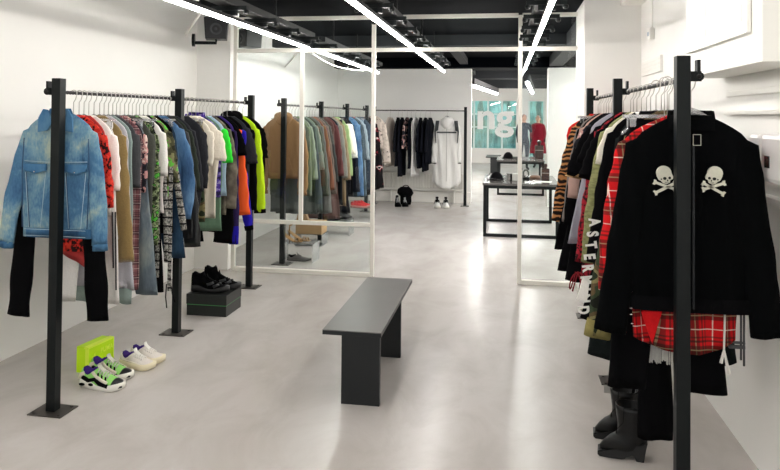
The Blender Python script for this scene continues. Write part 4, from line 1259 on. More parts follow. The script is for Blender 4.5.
# beanie hat with pompon and ribs
t = empty('beaded_hat', (on(496.5, yA + .45), yA + .45, HT), 0, 'black beaded round hat at the left of the nearer display table', 'hat')
b = bmesh.new()
rings = []
for j in range(8):
    th = PI / 2 * j / 8
    rings.append([((.085 + .008 * (k % 2)) * math.cos(th) * math.cos(2 * PI * k / 24), (.085 + .008 * (k % 2)) * math.cos(th) * math.sin(2 * PI * k / 24), .115 * math.sin(th) + .002) for k in range(24)])
loft(b, rings); mk('crown', b, M_BLK, t, True)
b = bmesh.new()
for k in range(18): ball(b, (.088 * math.cos(2 * PI * k / 18), .088 * math.sin(2 * PI * k / 18), .016), .016, .016, .016, seg=8, rings=5)
mk('bead_ring', b, simple('black_bead', '#101012', .25), t, True)
b = bmesh.new(); tube(b, [(-.09, 0, .09), (-.12, 0, .05), (-.125, -.01, .012), (-.10, -.02, .008)], .008, 8); mk('strap', b, M_BLK, t, True)
# silver belt bag
t = empty('silver_cup', (on(508.5, yA + .55), yA + .55, HT), 0, 'small pale cup-shaped item between hat and grey bag', 'cup')
b = bmesh.new(); rg = [[(r * math.cos(2 * PI * k / 16), r * math.sin(2 * PI * k / 16), z) for k in range(16)] for r, z in ((.03, 0), (.034, .01), (.018, .05), (.036, .085), (.04, .09), (.034, .088))]
loft(b, rg); mk('cup_body', b, simple('brushed_silver', '#a8a8a4', .3, .7), t, True)
t = empty('grey_bag', (on(516, yA + .4), yA + .4, HT), 0, 'pale grey bag with black side panel on the nearer display table', 'bag')
b = bmesh.new(); box(b, -.055, .075, -.05, .05, 0, .105, bev=.012); mk('bag_body', b, cloth('#a9a9a3'), t)
b = bmesh.new(); box(b, -.075, -.055, -.045, .045, 0, .095, bev=.006); mk('side_panel', b, M_BLK, t)
t = empty('ring_ornament', (on(526, yA + .6), yA + .6, HT), 0, 'dark upright ring ornament just right of the white partition post', 'ornament')
b = bmesh.new(); tube(b, [(.035 * math.cos(2 * PI * k / 20), 0, .085 + .05 * math.sin(2 * PI * k / 20)) for k in range(21)], .012, 8); mk('ring', b, simple('dark_pewter', '#4a4b46', .4, .6), t, True)
b = bmesh.new(); box(b, -.045, .045, -.03, .03, 0, .03, bev=.004); mk('stand', b, M_BLK, t)
b = bmesh.new(); rg = [[(.075 * math.cos(2 * PI * k / 20) * a, .05 * math.sin(2 * PI * k / 20) * a, z) for k in range(20)] for a, z in ((1, 0), (1, .025), (.85, .045), (.4, .05))]
loft(b, rg); o = mk('brown_pouch', b, simple('brown_leather', '#7a5a48', .5), None, True); o.location = (on(535, yA + .8), yA + .8, HT); tag(o, 'low brown leather pouch near the table bottle', 'pouch')
for k, (px, dy, wd, ro, lb) in enumerate(((533, .22, .10, .1, 'white paper sheet at the front of the table, left of the other'), (543, .34, .11, -.2, 'white paper sheet in front of the brown bottle'))):
    b = bmesh.new(); box(b, -wd, wd, -.08, .08, 0, .004); o = mk('paper_sheet', b, simple('paper', '#e2e0da', .7)); o.location = (on(px, yA + dy), yA + dy, HT); o.rotation_euler.z = ro; tag(o, lb, 'paper')
def bottle(px, Y, z, s, label):
    t = empty('bottle', (on(px, Y), Y, z), 0, label, 'bottle')
    b = bmesh.new(); w = .052 * s
    box(b, -w, w, -w * .8, w * .8, 0, .165 * s, bev=.01 * s); mk('bottle_body', b, simple('dark_brown_glass', '#35211f', .25), t)
    b = bmesh.new(); rg = [[(r * s * math.cos(2 * PI * k / 14), r * s * math.sin(2 * PI * k / 14), zz * s) for k in range(14)] for r, zz in ((.018, .165), (.018, .19), (.026, .192), (.026, .215), (.012, .228))]
    loft(b, rg); mk('stopper', b, simple('dark_stopper', '#3a2a27', .4), t, True)
    b = bmesh.new(); box(b, -w * 1.01, w * 1.01, -w * .82, -w * .805, .10 * s, .108 * s); mk('label_line', b, simple('pale_line', '#8d8079', .5), t)
bottle(545.5, yA + .55, HT, 1.0, 'square dark brown bottle on the nearer display table')
bottle(539, q3.y + .8, HT, 1.7, 'tall brown bottle on the farther display table')
t = empty('round_cap', (on(508, q3.y + .7), q3.y + .7, HT), 0, 'round black cap on the farther display table', 'hat')
b = bmesh.new(); rings = [[(.105 * math.cos(th) * math.cos(2 * PI * k / 20), .105 * math.cos(th) * math.sin(2 * PI * k / 20), .13 * math.sin(th) + .003) for k in range(20)] for th in [PI / 2 * j / 7 for j in range(7)]]
loft(b, rings); mk('crown', b, M_BLK, t, True)
b = bmesh.new(); rings = [[(a * .12 * math.cos(2 * PI * k / 20), a * .1 * math.sin(2 * PI * k / 20) - .03, z) for k in range(20)] for a, z in ((1, .002), (1.05, .01), (.95, .014))]
loft(b, rings); mk('brim', b, M_BLK, t, True)
t = empty('grey_clutch', (on(517, q3.y + .5), q3.y + .5, HT), 0, 'flat grey clutch bag beside the round black cap', 'bag')
b = bmesh.new(); box(b, -.09, .09, -.06, .06, 0, .035, bev=.01); mk('clutch_body', b, cloth('#5c5d58'), t)
b = bmesh.new(); prism(b, [(-.09, .036), (.09, .036), (0, .042)], -.06, .0); mk('flap', b, cloth('#4a4b47'), t)

# ------------------------------------------------------------------ rear wall radiator
xr0, xr1 = at(379, 180, YB - .1).x, at(464, 180, YB - .1).x
zr0, zr1 = at(420, 188.5, YB - .1).z, at(420, 173, YB - .1).z
t = empty('radiator', (xr0, YB - .12, zr0), 0, 'long white panel radiator under the rear clothes rack', 'radiator')
MR = simple('radiator_enamel', '#e9e7e1', .4)
W = xr1 - xr0; Hh = zr1 - zr0
b = bmesh.new(); box(b, 0, W, .03, .10, 0, Hh, bev=.004); mk('panel', b, MR, t)
b = bmesh.new(); box(b, -.03, W + .02, -.02, .03, -.03, .0, bev=.004); mk('bottom_rail', b, MR, t)
b = bmesh.new()
k = 0.02
while k < W - .03:
    box(b, k, k + .028, .002, .03, .02, Hh - .01, bev=.004); k += .052
mk('convector_ribs', b, MR, t)
for x in (.2, W - .2):
    b = bmesh.new(); box(b, x, x + .03, .0, .06, -zr0 + .001, -.03); mk('foot_bracket', b, MR, t)
b = bmesh.new(); tube(b, [(-.06, .03, -.02), (-.06, .03, .03)], .02, 10); tube(b, [(-.06, .03, -.02), (-.0, .03, -.02)], .01, 8); mk('valve', b, M_CHROME, t)

# ------------------------------------------------------------------ right wall fixtures
def cabinet():
    x0 = .93; zb = 1.765
    y0, y1 = 2.72, 3.80
    t = empty('wall_cabinet', (x0, y0, zb), 0, 'white wall cupboard with grooved doors above the right rack', 'cupboard')
    MC = simple('white_cabinet_paint', '#f0efe9', .4)
    b = bmesh.new(); box(b, 0, RW - x0 - .002, 0, y1 - y0, 0, CEIL - zb - .01, bev=.004); mk('cabinet_body', b, MC, t)
    zd = at(714, 45, 3.0).z - zb
    ysp = [at(752, 31, 2.5).y, 0]
    # door edges along y (from pixels on the front plane)
    def ypix(px):
        lo, hi = 1.5, 6.0
        for _ in range(40):
            m_ = (lo + hi) / 2
            if at(px, 50, m_).x > x0: lo, hi = lo, m_
            else: lo = m_
        return (lo + hi) / 2
    ya, ym, yb = ypix(752), ypix(714), ypix(690)
    print('cab', x0, zb, ya, ym, yb)
    zd = .12
    for d0, d1 in ((ya, ym - .004), (ym + .004, min(yb, y1 - .02))):
        b = bmesh.new(); box(b, -.02, -.002, d0 - y0, d1 - y0, zd, CEIL - zb - .04, bev=.003)
        kk = d0 - y0 + .05
        dd = mk('door', b, MC, t)
        b = bmesh.new()
        while kk < d1 - y0 - .02:
            box(b, -.0235, -.0202, kk, kk + .045, zd + .05, CEIL - zb - .05, bev=.001); kk += .05
        mk('grooved_panel', b, MC, dd)
cabinet()
def wallbox(x0, y0, y1, z0, z1, name, part, label, cat, win=None, bev=.02):
    t = empty(name, (x0, y0, z0), 0, label, cat)
    b = bmesh.new(); box(b, 0, RW - x0 - .001, 0, y1 - y0, 0, z1 - z0, bev=bev); mk(part, b, simple('white_dispenser_plastic', '#e9e6e4', .3), t)
    if win:
        b = bmesh.new(); box(b, -.004, .004, win[0] - y0, win[1] - y0, win[2] - z0, win[3] - z0, bev=.002); mk('level_window', b, simple('dark_window', '#17181a', .2), t)
    return t
def yat(px, x):
    lo, hi = .8, 9.0
    for _ in range(40):
        m_ = (lo + hi) / 2
        if at(px, 100, m_).x > x: hi = m_
        else: lo = m_
    return (lo + hi) / 2
xd = .99
y_far = yat(759.5, xd); 
zt, zb_ = at(770, 134, yat(770, xd)).z, at(770, 184, yat(770, xd)).z
wallbox(xd, y_far - .36, y_far, zb_, zt, 'towel_dispenser', 'dispenser_body', 'large white dispenser with dark slot on the right wall', 'dispenser', (yat(769.5, xd), yat(765, xd), at(767, 168, yat(767, xd)).z, at(767, 156, yat(767, xd)).z))
xs_ = 1.04
yf2 = yat(748, xs_)
wallbox(xs_, yat(758, xs_), yf2, at(752, 161, yf2).z, at(752, 134, yf2).z, 'soap_dispenser', 'dispenser_body', 'small white dispenser just left of the large one', 'dispenser', bev=.015)
# trunking along the wall
for nm, z, hh, d_ in (('trim_4', 1.665, .028, .018), ('trim_5', 1.575, .016, .03)):
    b = bmesh.new(); box(b, RW - d_, RW, 1.2, 3.72, z, z + hh, bev=.003); struct(nm, b, M_TRIMW)
b = bmesh.new(); box(b, RW - .05, RW, 1.2, 3.3, 1.20, 1.235, bev=.005); struct('trim_6', b, M_TRIMW)
ysn = yat(648, RW - .04)
t = empty('wall_sensor', (RW - .04, ysn, at(648, 40, ysn).z), 0, 'small white wall switch box on a cord high on the right wall', 'switch')
b = bmesh.new(); box(b, 0, .039, -.05, .05, 0, .09, bev=.008); mk('sensor_box', b, M_TRIMW, t)
b = bmesh.new(); tube(b, [(.03, 0, .09), (.03, 0, CEIL - t.location.z)], .005, 6); mk('cord', b, M_TRIMW, t)
b = bmesh.new(); box(b, -.003, .001, -.015, .015, .03, .06); mk('switch_face', b, simple('pale_blue_face', '#9fb0c4', .4), t)
yv = yat(650, RW)
t = empty('wall_vent', (RW - .02, yv, at(650, 75, yv).z), 0, 'flat white vent cover on the right wall above the hangers', 'vent')
b = bmesh.new(); box(b, 0, .0195, -.45, .25, 0, .12, bev=.003); mk('cover', b, M_TRIMW, t)
b = bmesh.new()
for k in range(3): box(b, -.005, .0, -.42, .22, .03 + k * .03, .04 + k * .03)
mk('louvre', b, M_TRIMW, t)

# ------------------------------------------------------------------ shoes
def shoe(name, loc, rz, label, Ls=.285, W=.10, H=.10, sole_h=.035, mu=None, msole=None, mlin=None, mlace=None, collar=.0, overlays=None, chunk=0.0, grp=None, heel_col=None, toe_m=None, laces=5):
    """toe towards local +x; base at z=0"""
    t = empty(name, loc, rz, label, 'shoe', grp)
    def wprof(s):
        s = max(0.0, s)
        return W * .5 * (.72 + .28 * math.sin(min(1, s * 1.25) * PI * .5) - .12 * math.sin(PI * min(1, s * 2.2)) * 1.0 + 0) * (1 if s < .72 else math.sqrt(max(0.02, 1 - ((s - .72) / .29) ** 2.4))) * (math.sqrt(min(1, .35 + s * 9)))
    b = bmesh.new(); rings = []
    n_ = 20
    for i in range(19):
        s = i / 18; w = wprof(s) * 1.08; x = -Ls / 2 + Ls * s
        zb = .001 + .014 * max(0, (s - .72) / .28) ** 2 + .004 * max(0, .1 - s) / .1
        zt = zb + sole_h * (1.15 - .38 * s) * (1 + chunk * .25 * math.sin(s * 9))
        prof = [(-w * .93, zb), (-w * 1.02, (zb + zt) / 2), (-w * .97, zt), (w * .97, zt), (w * 1.02, (zb + zt) / 2), (w * .93, zb)]
        rings.append([(x, y, z) for y, z in prof])
    loft(b, rings); so = mk('sole', b, msole, t, True)
    # upper
    b = bmesh.new(); rings = []
    top = lambda s: (H + collar) * (1 if s < .22 else max(0, 1 - ((s - .22) / .26)) * .34 + .66) if s < .48 else H * (.66 - .40 * ((s - .48) / .52) ** 1.1)
    def tz(s):
        if s < .08: return H * (.92 + s)+ collar
        if s < .30: return H * 1.0 * (1 - .35 * math.sin((s - .08) / .22 * PI) * .55) + collar
        if s < .42: return H * (1.0 - (s - .30) * .2) + collar * (1 - (s - .3) / .12)
        return H * (.975 - .60 * ((s - .42) / .58) ** .95)
    for i in range(25):
        s = .005 + .99 * i / 24; w = wprof(s) * .97; x = -Ls / 2 + Ls * s
        zb = sole_h * (.8 - .25 * s); z1 = max(zb + .012, tz(s))
        ring = []
        for k in range(n_):
            a = PI * k / (n_ - 1)
            yy = -math.cos(a); zz = max(0, math.sin(a)) ** (.62 if s > .42 else .42)
            nar = 1 - (.42 if s < .42 else .30) * zz ** 2
            ring.append((x, w * yy * nar, zb + (z1 - zb) * zz))
        rings.append(ring)
    loft(b, rings); mk('upper', b, mu, t, True)
    # opening lining
    b = bmesh.new(); rings = []
    for z, a in ((-.012, 1.0), (.0045, .96), (.006, .6), (.006, .1)):
        rings.append([(-Ls / 2 + Ls * .2 + Ls * .165 * a * math.cos(2 * PI * k / 20), W * .27 * a * math.sin(2 * PI * k / 20), tz(.2 + .165 * a * math.cos(2 * PI * k / 20)) + z) for k in range(20)])
    loft(b, rings, False, True); mk('collar_lining', b, mlin or mu, t, True)
    # tongue
    b = bmesh.new(); rings = []
    for i in range(6):
        s = .40 + .03 * i; x = -Ls / 2 + Ls * s; z = tz(s) + .014 - .002 * i
        if i == 0: z += .012
        rings.append([(x, W * .17 * math.cos(2 * PI * k / 10), z + .006 * math.sin(2 * PI * k / 10)) for k in range(10)])
    loft(b, rings); mk('tongue', b, mlace or mu, t, True)
    # laces
    b = bmesh.new()
    for i in range(laces):
        s = .45 + .055 * i; x = -Ls / 2 + Ls * s; z = tz(s); w = wprof(s) * .55
        pts = [(x + (.006 if j % 2 else -.006) * 0, w * (-1 + 2 * j / 6), z + .003 + .006 * math.sin(PI * j / 6) - .010 * (abs(-1 + j / 3)) ** 2) for j in range(7)]
        tube(b, pts, .0038, 6)
        if i: tube(b, [(x, -w * .8, z), (x - Ls * .05, w * .8, tz(s - .055))], .003, 5)
    mk('laces', b, mlace or mu, t, True)
    if toe_m:
        b = bmesh.new(); rings = []
        for i in range(9):
            s = .80 + .195 * i / 8; w = wprof(s) * 1.0 + .001; x = -Ls / 2 + Ls * s + .001
            zb = sole_h * (.8 - .25 * s); z1 = max(zb + .012, tz(s)) + .002
            rings.append([(x, w * -math.cos(PI * k / 13) * (1 - .3 * (max(0, math.sin(PI * k / 13)) ** .62) ** 2), zb + (z1 - zb) * max(0, math.sin(PI * k / 13)) ** .62) for k in range(14)])
        loft(b, rings); mk('toe_cap', b, toe_m, t, True)
    if overlays:
        for nm, m_, pts, r in overlays:
            for sg in (-1, 1):
                b = bmesh.new()
                pp = []
                for s, f in pts:
                    w = wprof(s); zb = sole_h * (.8 - .25 * s); z1 = tz(s)
                    a = math.asin(min(1, max(0, f) ** (1 / (.62 if s > .42 else .42)))) 
                    nar = 1 - (.42 if s < .42 else .30) * f ** 2
                    pp.append((-Ls / 2 + Ls * s, sg * (w * math.cos(a) * nar + .001), zb + (z1 - zb) * f))
                tube(b, pp, r, 6); mk(nm, b, m_, t, True)
    return t
M_SWHITE = simple('white_rubber', '#e8e6dc', .45)
M_BONE = cloth('#e4dccb', .05)
M_LIMEU = cloth('#9fe07a', .05)
M_PURL = cloth('#3b2472')
qa = atz(103, 387.5)
zc = math.atan2(atz(128, 389).y - atz(79, 386).y, atz(128, 389).x - atz(79, 386).x)
print('sneak', qa, zc)
zc = -0.1
def cell(loc, label):
    t = shoe('chunky_sneaker', loc, zc, label, .275, .105, .105, .036, M_LIMEU, M_SWHITE, M_PURL, simple('speckled_lace', '#cfcfc0', .7, var=.6, scale=200), 0,
      [('side_stripe', M_BLK, [(.10, .45), (.25, .3), (.42, .45), (.55, .25), (.75, .2)], .011),
       ('lace_guard', M_BONE, [(.32, .8), (.45, .62), (.6, .55), (.72, .5)], .009),
       ('heel_panel', M_BONE, [(.03, .3), (.05, .6), (.12, .75)], .012),
       ('eyelet_stripe', M_BLK, [(.45, .85), (.50, .45)], .005), ('eyelet_stripe', M_BLK, [(.54, .85), (.60, .45)], .005), ('eyelet_stripe', M_BLK, [(.63, .85), (.69, .45)], .005)], 1.0, toe_m=simple('black_patent', '#121214', .3), laces=5)
    for nm, x, z, rx, rz_, m_ in (('sole_window', -.105, .024, .020, .008, M_BLK), ('sole_window', -.045, .028, .018, .008, M_BLK), ('sole_insert', .055, .012, .038, .008, M_PURL)):
        b = bmesh.new(); ball(b, (x, -.046, z), rx, .008, rz_, seg=12, rings=7); mk(nm, b, m_, t, True)
cell((qa.x, qa.y, 0), 'green, white and black chunky sneaker with purple lining, nearer of the pair')
qb = atz(112, 377)
cell((qb.x, qb.y, 0), 'green, white and black chunky sneaker behind its twin, by the lime box')
M_CRS = simple('cream_rubber', '#e9dfbf', .5)
qc = atz(138, 367.5); qd = atz(148, 361)
for q, lb in ((qc, 'cream-white platform sneaker with purple lining, nearer of the pair'), (qd, 'cream-white platform sneaker behind its twin, toe sticking out right')):
    shoe('white_sneaker', (q.x, q.y, 0), -.12, lb, .235, .10, .088, .042, cloth('#e3dcd4', .04), M_CRS, M_PURL, M_WHT, 0, [('side_piping', M_BONE, [(.1, .35), (.4, .3), (.7, .3)], .004)], laces=5)

# lime shoe box
q = atz(92, 376); 
cA, cB = atz(79.5, 371.0), atz(111.5, 357.5)
print('lime', cA, cB)
yaw_ = math.atan2(cB.y - cA.y, cB.x - cA.x)
q1 = atz(88, 374)   # near bottom corner of long face
q2 = atz(113, 361.5)
yaw_ = math.atan2(q2.y - q1.y, q2.x - q1.x); Lb = (q2 - q1).length
h_ = .155
t = empty('shoe_box', (q1.x, q1.y, 0), yaw_, 'bright lime green shoe box standing on edge behind the chunky sneakers', 'box')
ML = simple('lime_card', '#c6f208', .45, 0, .4); ML2 = simple('lime_card_edge', '#e4ff4a', .45)
b = bmesh.new(); box(b, 0, Lb, 0, .085, 0, h_, bev=.002); mk('box_body', b, ML, t)
b = bmesh.new(); box(b, -.003, Lb + .003, -.003, .03, h_ - .008, h_ + .002); box(b, -.003, .003, -.003, .02, 0, h_); box(b, Lb - .003, Lb + .003, -.003, .02, 0, h_); mk('lid', b, ML2, t)
b = bmesh.new()
cat_ = [(0, .02), (.008, .03), (.016, .026), (.022, .036), (.034, .046), (.03, .036), (.036, .03), (.03, .02), (.04, .004), (.033, .006), (.024, .016), (.012, .012), (.006, .0), (.0, .004), (.006, .014)]
prism(b, [(Lb * .10 + x, .065 + z) for x, z in cat_], -.0055, -.003); lo = mk('logo', b, ML2, t)
tb = text_bm('PUMA', .042, .002, offset=.001)
for v in tb.verts: v.co = Vector((v.co.x + Lb * .70, v.co.y - .0045, v.co.z + .105))
mk('box_lettering', tb, ML2, t)

# dark plinth with thin green line and black boots
c1, c2, c3 = atz(186.5, 315), atz(227.5, 316.3), atz(242.5, 306)
zt = .165
print('plinth', c1, c2, c3)
t = empty('display_box', (c1.x, c1.y, 0), 0, 'dark green-black box with a thin green line between two left rack posts', 'box')
Wp, Dp = c2.x - c1.x, max(.3, c3.y - c2.y)
b = bmesh.new(); box(b, 0, Wp, 0, Dp, 0, zt * .5, bev=.002); mk('box_body', b, simple('dark_green_black_card', '#0b100d', .5), t)
b = bmesh.new(); box(b, -.003, Wp + .003, -.003, Dp + .003, zt * .53, zt, bev=.002); mk('lid', b, simple('dark_green_black_card', '#0b100d', .5), t)
b = bmesh.new(); box(b, .001, Wp - .001, .0, Dp, zt * .5, zt * .53); mk('green_line', b, simple('green_line', '#3f8f4c', .5), t)
for k, (dx, dy, lb, col) in enumerate(((.15, .10, 'chunky black high-top boot on the dark box, front one', .05), (.17, .22, 'chunky black high-top boot on the dark box, rear one', .075))):
    shoe('high_top_boot', (c1.x + dx + .03 * k, c1.y + dy, zt), .08, lb, .30, .105, .10, .04, M_BLK, simple('black_rubber', '#131315', .5), M_BLK, M_BLK, col,
         [('buckle_strap', simple('black_webbing', '#2a2b2e', .6), [(.45, .5), (.55, .75), (.6, .9)], .012), ('buckle_strap', simple('black_webbing', '#2a2b2e', .6), [(.62, .4), (.70, .7), (.74, .9)], .012)], 1.0)

# wedge ankle boots ------------------------------------------------
def ankle_boot(loc, rz, label):
    """toe towards local -x"""
    t = empty('ankle_boot', loc, rz, label, 'boot')
    ML_ = N('worn_black_leather'); ML_.set(.36, 0, .3)
    f = ML_.noise(ML_.co(), 14, 4)
    ML_.color(ML_.ramp(f, [(.35, '#040505'), (.6, '#0a0b0c'), (.8, '#1d1f21')])); ML_.bump(f, .35, .01)
    b = bmesh.new(); rings = []
    # (z, xfront, xback, halfwidth)
    pf = [(.032, -.130, .083, .037), (.058, -.130, .086, .043), (.085, -.110, .086, .044), (.100, -.085, .083, .043), (.118, -.058, .078, .042), (.140, -.046, .074, .043), (.17, -.046, .076, .046), (.21, -.050, .080, .049), (.25, -.055, .083, .051), (.275, -.057, .084, .052)]
    for z, xf, xb_, w in pf:
        cx, hl = (xf + xb_) / 2, (xb_ - xf) / 2
        ring = []
        for k in range(28):
            x, y = se(2 * PI * k / 28, .85)
            taper = 1 - .12 * max(0, -x) * (z < .1)
            ring.append((cx + hl * x, w * y * taper, z + (.012 * max(0, -x) ** 2 * -1 if z < .09 else 0) + .002 * noise.noise(Vector((x * 3, y * 3, z * 30)))))
        rings.append(ring)
    inn = [(cx + (p[0] - cx) * .92, p[1] * .9, p[2] - .002) for p in rings[-1]]
    rings.append(inn); rings.append([(p[0], p[1], p[2] - .06) for p in inn])
    loft(b, rings, True, True); mk('boot_upper', b, ML_.m, t, True)
    b = bmesh.new()
    # platform wedge sole
    side = [(-.138, .012), (-.132, .0), (.02, .0), (.028, .006), (.034, .0), (.086, .0), (.088, .055), (.094, .085), (.0, .062), (-.09, .048), (-.136, .046)]
    side = [(-.138, .010), (-.128, 0), (-.03, 0), (-.012, .006), (.012, .034), (.030, .040), (.040, .0), (.074, .0), (.080, .05), (.090, .10), (.03, .080), (-.06, .042), (-.138, .028)]
    prism(b, side, -.040, .040); bmesh.ops.bevel(b, geom=[e for e in b.edges if abs(e.verts[0].co.y - e.verts[1].co.y) < .001], offset=.006, segments=2, affect='EDGES')
    mk('wedge_sole', b, simple('black_rubber_sole', '#08090a', .55), t)
    b = bmesh.new(); tube(b, [(-.052, -.006, .11), (-.05, -.051, .16), (-.02, -.052, .2), (-.018, -.0535, .272)], .0016, 6); mk('side_seam', b, M_BLK, t, True)
    b = bmesh.new(); prism(b, [(.05, .245), (.064, .245), (.066, .292), (.052, .292)], -.004, .004); mk('pull_tab', b, M_BLK, t)
    return t
qf = atz(627.5, 457)
bf = ankle_boot((qf.x, qf.y, 0), -.15, 'scuffed black leather wedge ankle boot, nearer of the pair, toe pointing left')
qr = atz(619, 444)
bf.scale = (.95, 1, .88)
br = ankle_boot((qr.x + .02, qr.y + .06, 0), -.1, 'scuffed black leather wedge ankle boot behind its twin, with grey tag')
b = bmesh.new(); box(b, -.085, -.045, -.01, -.006, .245, .285); br.scale = (.95, 1, .88)
mk('price_tag', b, simple('grey_card', '#8f8d88', .6), br)

# ------------------------------------------------------------------ things on the floor behind the glass
def acryl(p, w, d, h, label):
    t = empty('acrylic_riser', (p.x, p.y, 0), 0, label, 'display riser')
    b = bmesh.new()
    box(b, -w / 2, w / 2, 0, d, h - .006, h); box(b, -w / 2, -w / 2 + .006, 0, d, 0, h - .006); box(b, w / 2 - .006, w / 2, 0, d, 0, h - .006)
    mk('clear_shell', b, M_ACRYL, t)
    return t
q = atz(291, 263); 
acryl(q + Vector((.05, .03, 0)), .36, .26, .20, 'clear acrylic riser under the tan heels, behind the glass')
M_TANL = simple('tan_leather', '#94703f', .45); M_GREYS = cloth('#6e6a68')
def pump(loc, rz, label, m, s=1.0, name='high_heel'):
    t = empty(name, loc, rz, label, 'shoe')
    b = bmesh.new(); rings = []
    for i in range(12):
        u = i / 11; x = (-.11 + .22 * u) * s; z = (.085 * (1 - min(1, u / .62)) ** 1.1 + .004) * s; w = (.024 + .014 * math.sin(PI * min(1, u * .95 + .1))) * s * (1 if u < .9 else .75)
        rings.append([(x, w * math.cos(2 * PI * k / 12), z + .004 * s * math.sin(2 * PI * k / 12)) for k in range(12)])
    loft(b, rings); mk('insole', b, m, t, True)
    b = bmesh.new(); tube(b, [(-.10 * s, 0, .085 * s), (-.098 * s, 0, .0)], [.011 * s, .004 * s], 8); mk('heel', b, m, t, True)
    b = bmesh.new(); tube(b, [(.05 * s, .036 * s * math.cos(PI * k / 8), .004 + .034 * s * math.sin(PI * k / 8)) for k in range(9)], .005 * s, 6)
    tube(b, [(.085 * s, .030 * s * math.cos(PI * k / 8), .004 + .026 * s * math.sin(PI * k / 8)) for k in range(9)], .006 * s, 6); mk('toe_strap', b, m, t, True)
    b = bmesh.new(); tube(b, [(-.085 * s + .012 * math.cos(2 * PI * k / 12), .03 * s * math.sin(2 * PI * k / 12), .14 * s + .012 * math.cos(2 * PI * k / 12)) for k in range(13)], .004 * s, 6)
    tube(b, [(-.10 * s, 0, .085 * s), (-.10 * s, 0, .14 * s)], .006 * s, 6); mk('ankle_strap', b, m, t, True)
pump((q.x - .04, q.y + .14, .2005), -.15, 'tan strappy high heel on the clear riser, front one', M_TANL, 1.15)
pump((q.x + .02, q.y + .22, .2005), -.1, 'tan strappy high heel on the clear riser, rear one', M_TANL, 1.15)
shoe('grey_shoe', (q.x + .05, q.y + .13, 0.002), 0.05, 'flat grey shoe standing inside the clear riser', .26, .09, .06, .02, M_GREYS, M_GREYS, M_BLK, M_GREYS, laces=3)
# tan carton
q = at(311, 226, 8.0); z_ = .24
qt = atz(311, 256)
t = empty('tan_box', (at(310, 200, 8.05).x, 8.05, 0), 0, 'open tan cardboard box standing on a clear riser behind the glass', 'box')
zz0, zz1 = at(310, 232, 8.15).z, at(310, 223, 8.15).z
b = bmesh.new(); box(b, -.16, .16, -.05, .2, zz0, zz1 + .02, bev=.002); prism(b, [(-.16, zz1 + .02), (.0, zz1 + .02), (-.06, zz1 + .19), (-.13, zz1 + .19)], -.04, .03); mk('carton', b, simple('tan_card', '#ab8a62', .6), t)
b = bmesh.new(); box(b, -.16, .16, -.05, .2, zz1 + .021, zz1 + .03); mk('lid', b, simple('tan_card_edge', '#c2a37b', .6), t)
b = bmesh.new(); box(b, -.17, .17, -.06, .21, .0, .006); box(b, -.17, -.164, -.06, .21, .006, zz0 - .006); box(b, .164, .17, -.06, .21, .006, zz0 - .006); box(b, -.17, .17, -.06, .21, zz0 - .006, zz0 - .0005)
o = mk('acrylic_riser', b, M_ACRYL); o.location = t.location; tag(o, 'clear acrylic riser below the tan cardboard box', 'display riser')
# dark ankle boots on riser
q = at(334, 222, 8.75)
p = Vector((q.x, 8.75, 0)); hz = at(334, 221, 8.75).z
acryl(p, .40, .30, hz, 'clear acrylic riser under the dark grey shoes behind the glass')
for k, dx in ((0, -.05), (1, .05)):
    shoe('dark_grey_shoe', (p.x + dx, p.y + .08 + .13 * k, hz + .0005), .15, ('dark grey suede shoe on the middle clear riser, front one', 'dark grey suede shoe on the middle clear riser, rear one')[k], .27, .10, .10, .03, cloth('#3b3c3c'), M_BLK, M_BLK, M_BLK, .02)
q = at(358.5, 208, 10.2); hz = at(358, 208, 10.2).z
p = Vector((q.x, 10.2, 0))
acryl(p, .40, .30, hz, 'tall clear acrylic riser under the red shoes')
M_RED = cloth('#e0242c', .05)
for k in (0, 1):
    shoe('red_shoe', (p.x + .02 * k, p.y + .07 + .12 * k, hz + .0005), .0, ('bright red flat shoe on the tall clear riser, front one', 'bright red flat shoe on the tall clear riser, rear one')[k], .27, .09, .085, .03, M_RED, simple('pale_red_sole', '#d88a80', .5), M_RED, M_RED, laces=3)
# rear wall footwear
q = atz(401, 206.5)
for k, (dx, dy) in enumerate(((-.06, 0), (.06, .05))):
    shoe('black_boot', (q.x + dx, q.y + dy, 0), -1.3, ('black chunky boot on the floor under the rear rack, left one', 'black chunky boot on the floor under the rear rack, right one')[k], .27, .10, .11, .04, M_BLK, M_BLK, M_BLK, simple('silver_lace', '#9b9b9b', .5), .07)
t = empty('black_helmet_bag', (q.x + .04, q.y + .30, .0), 0, 'tall black bag slumped over the boots under the rear rack', 'bag')
b = bmesh.new()
rings = []
for z, a, dx in ((0, .09, 0), (.06, .10, 0), (.14, .105, 0), (.20, .14, -.01), (.27, .13, -.02), (.31, .08, -.02)):
    rings.append([(dx + a * (1 + .12 * noise.noise(Vector((math.cos(2 * PI * k / 18) * 2, math.sin(2 * PI * k / 18) * 2, z * 12)))) * math.cos(2 * PI * k / 18), .6 * a * math.sin(2 * PI * k / 18), z) for k in range(18)])
loft(b, rings); mk('bag_body', b, M_BLK, t, True)
b = bmesh.new(); tube(b, [(.06 * math.cos(PI * k / 8), 0, .29 + .05 * math.sin(PI * k / 8)) for k in range(9)], .008, 6); mk('bag_handle', b, M_BLK, t, True)
q = atz(441.5, 207.5)
for k, dx in enumerate((-.075, .075)):
    shoe('white_trainer', (q.x + dx, q.y, 0), -1.45, ('white and black trainer under the white parka, left one', 'white and black trainer under the white parka, right one')[k], .29, .11, .13, .035, simple('white_leather', '#e9e9e6', .5), M_SWHITE, M_BLK, M_BLK, .04, [('side_stripe', M_BLK, [(.35, .8), (.45, .3)], .008)])

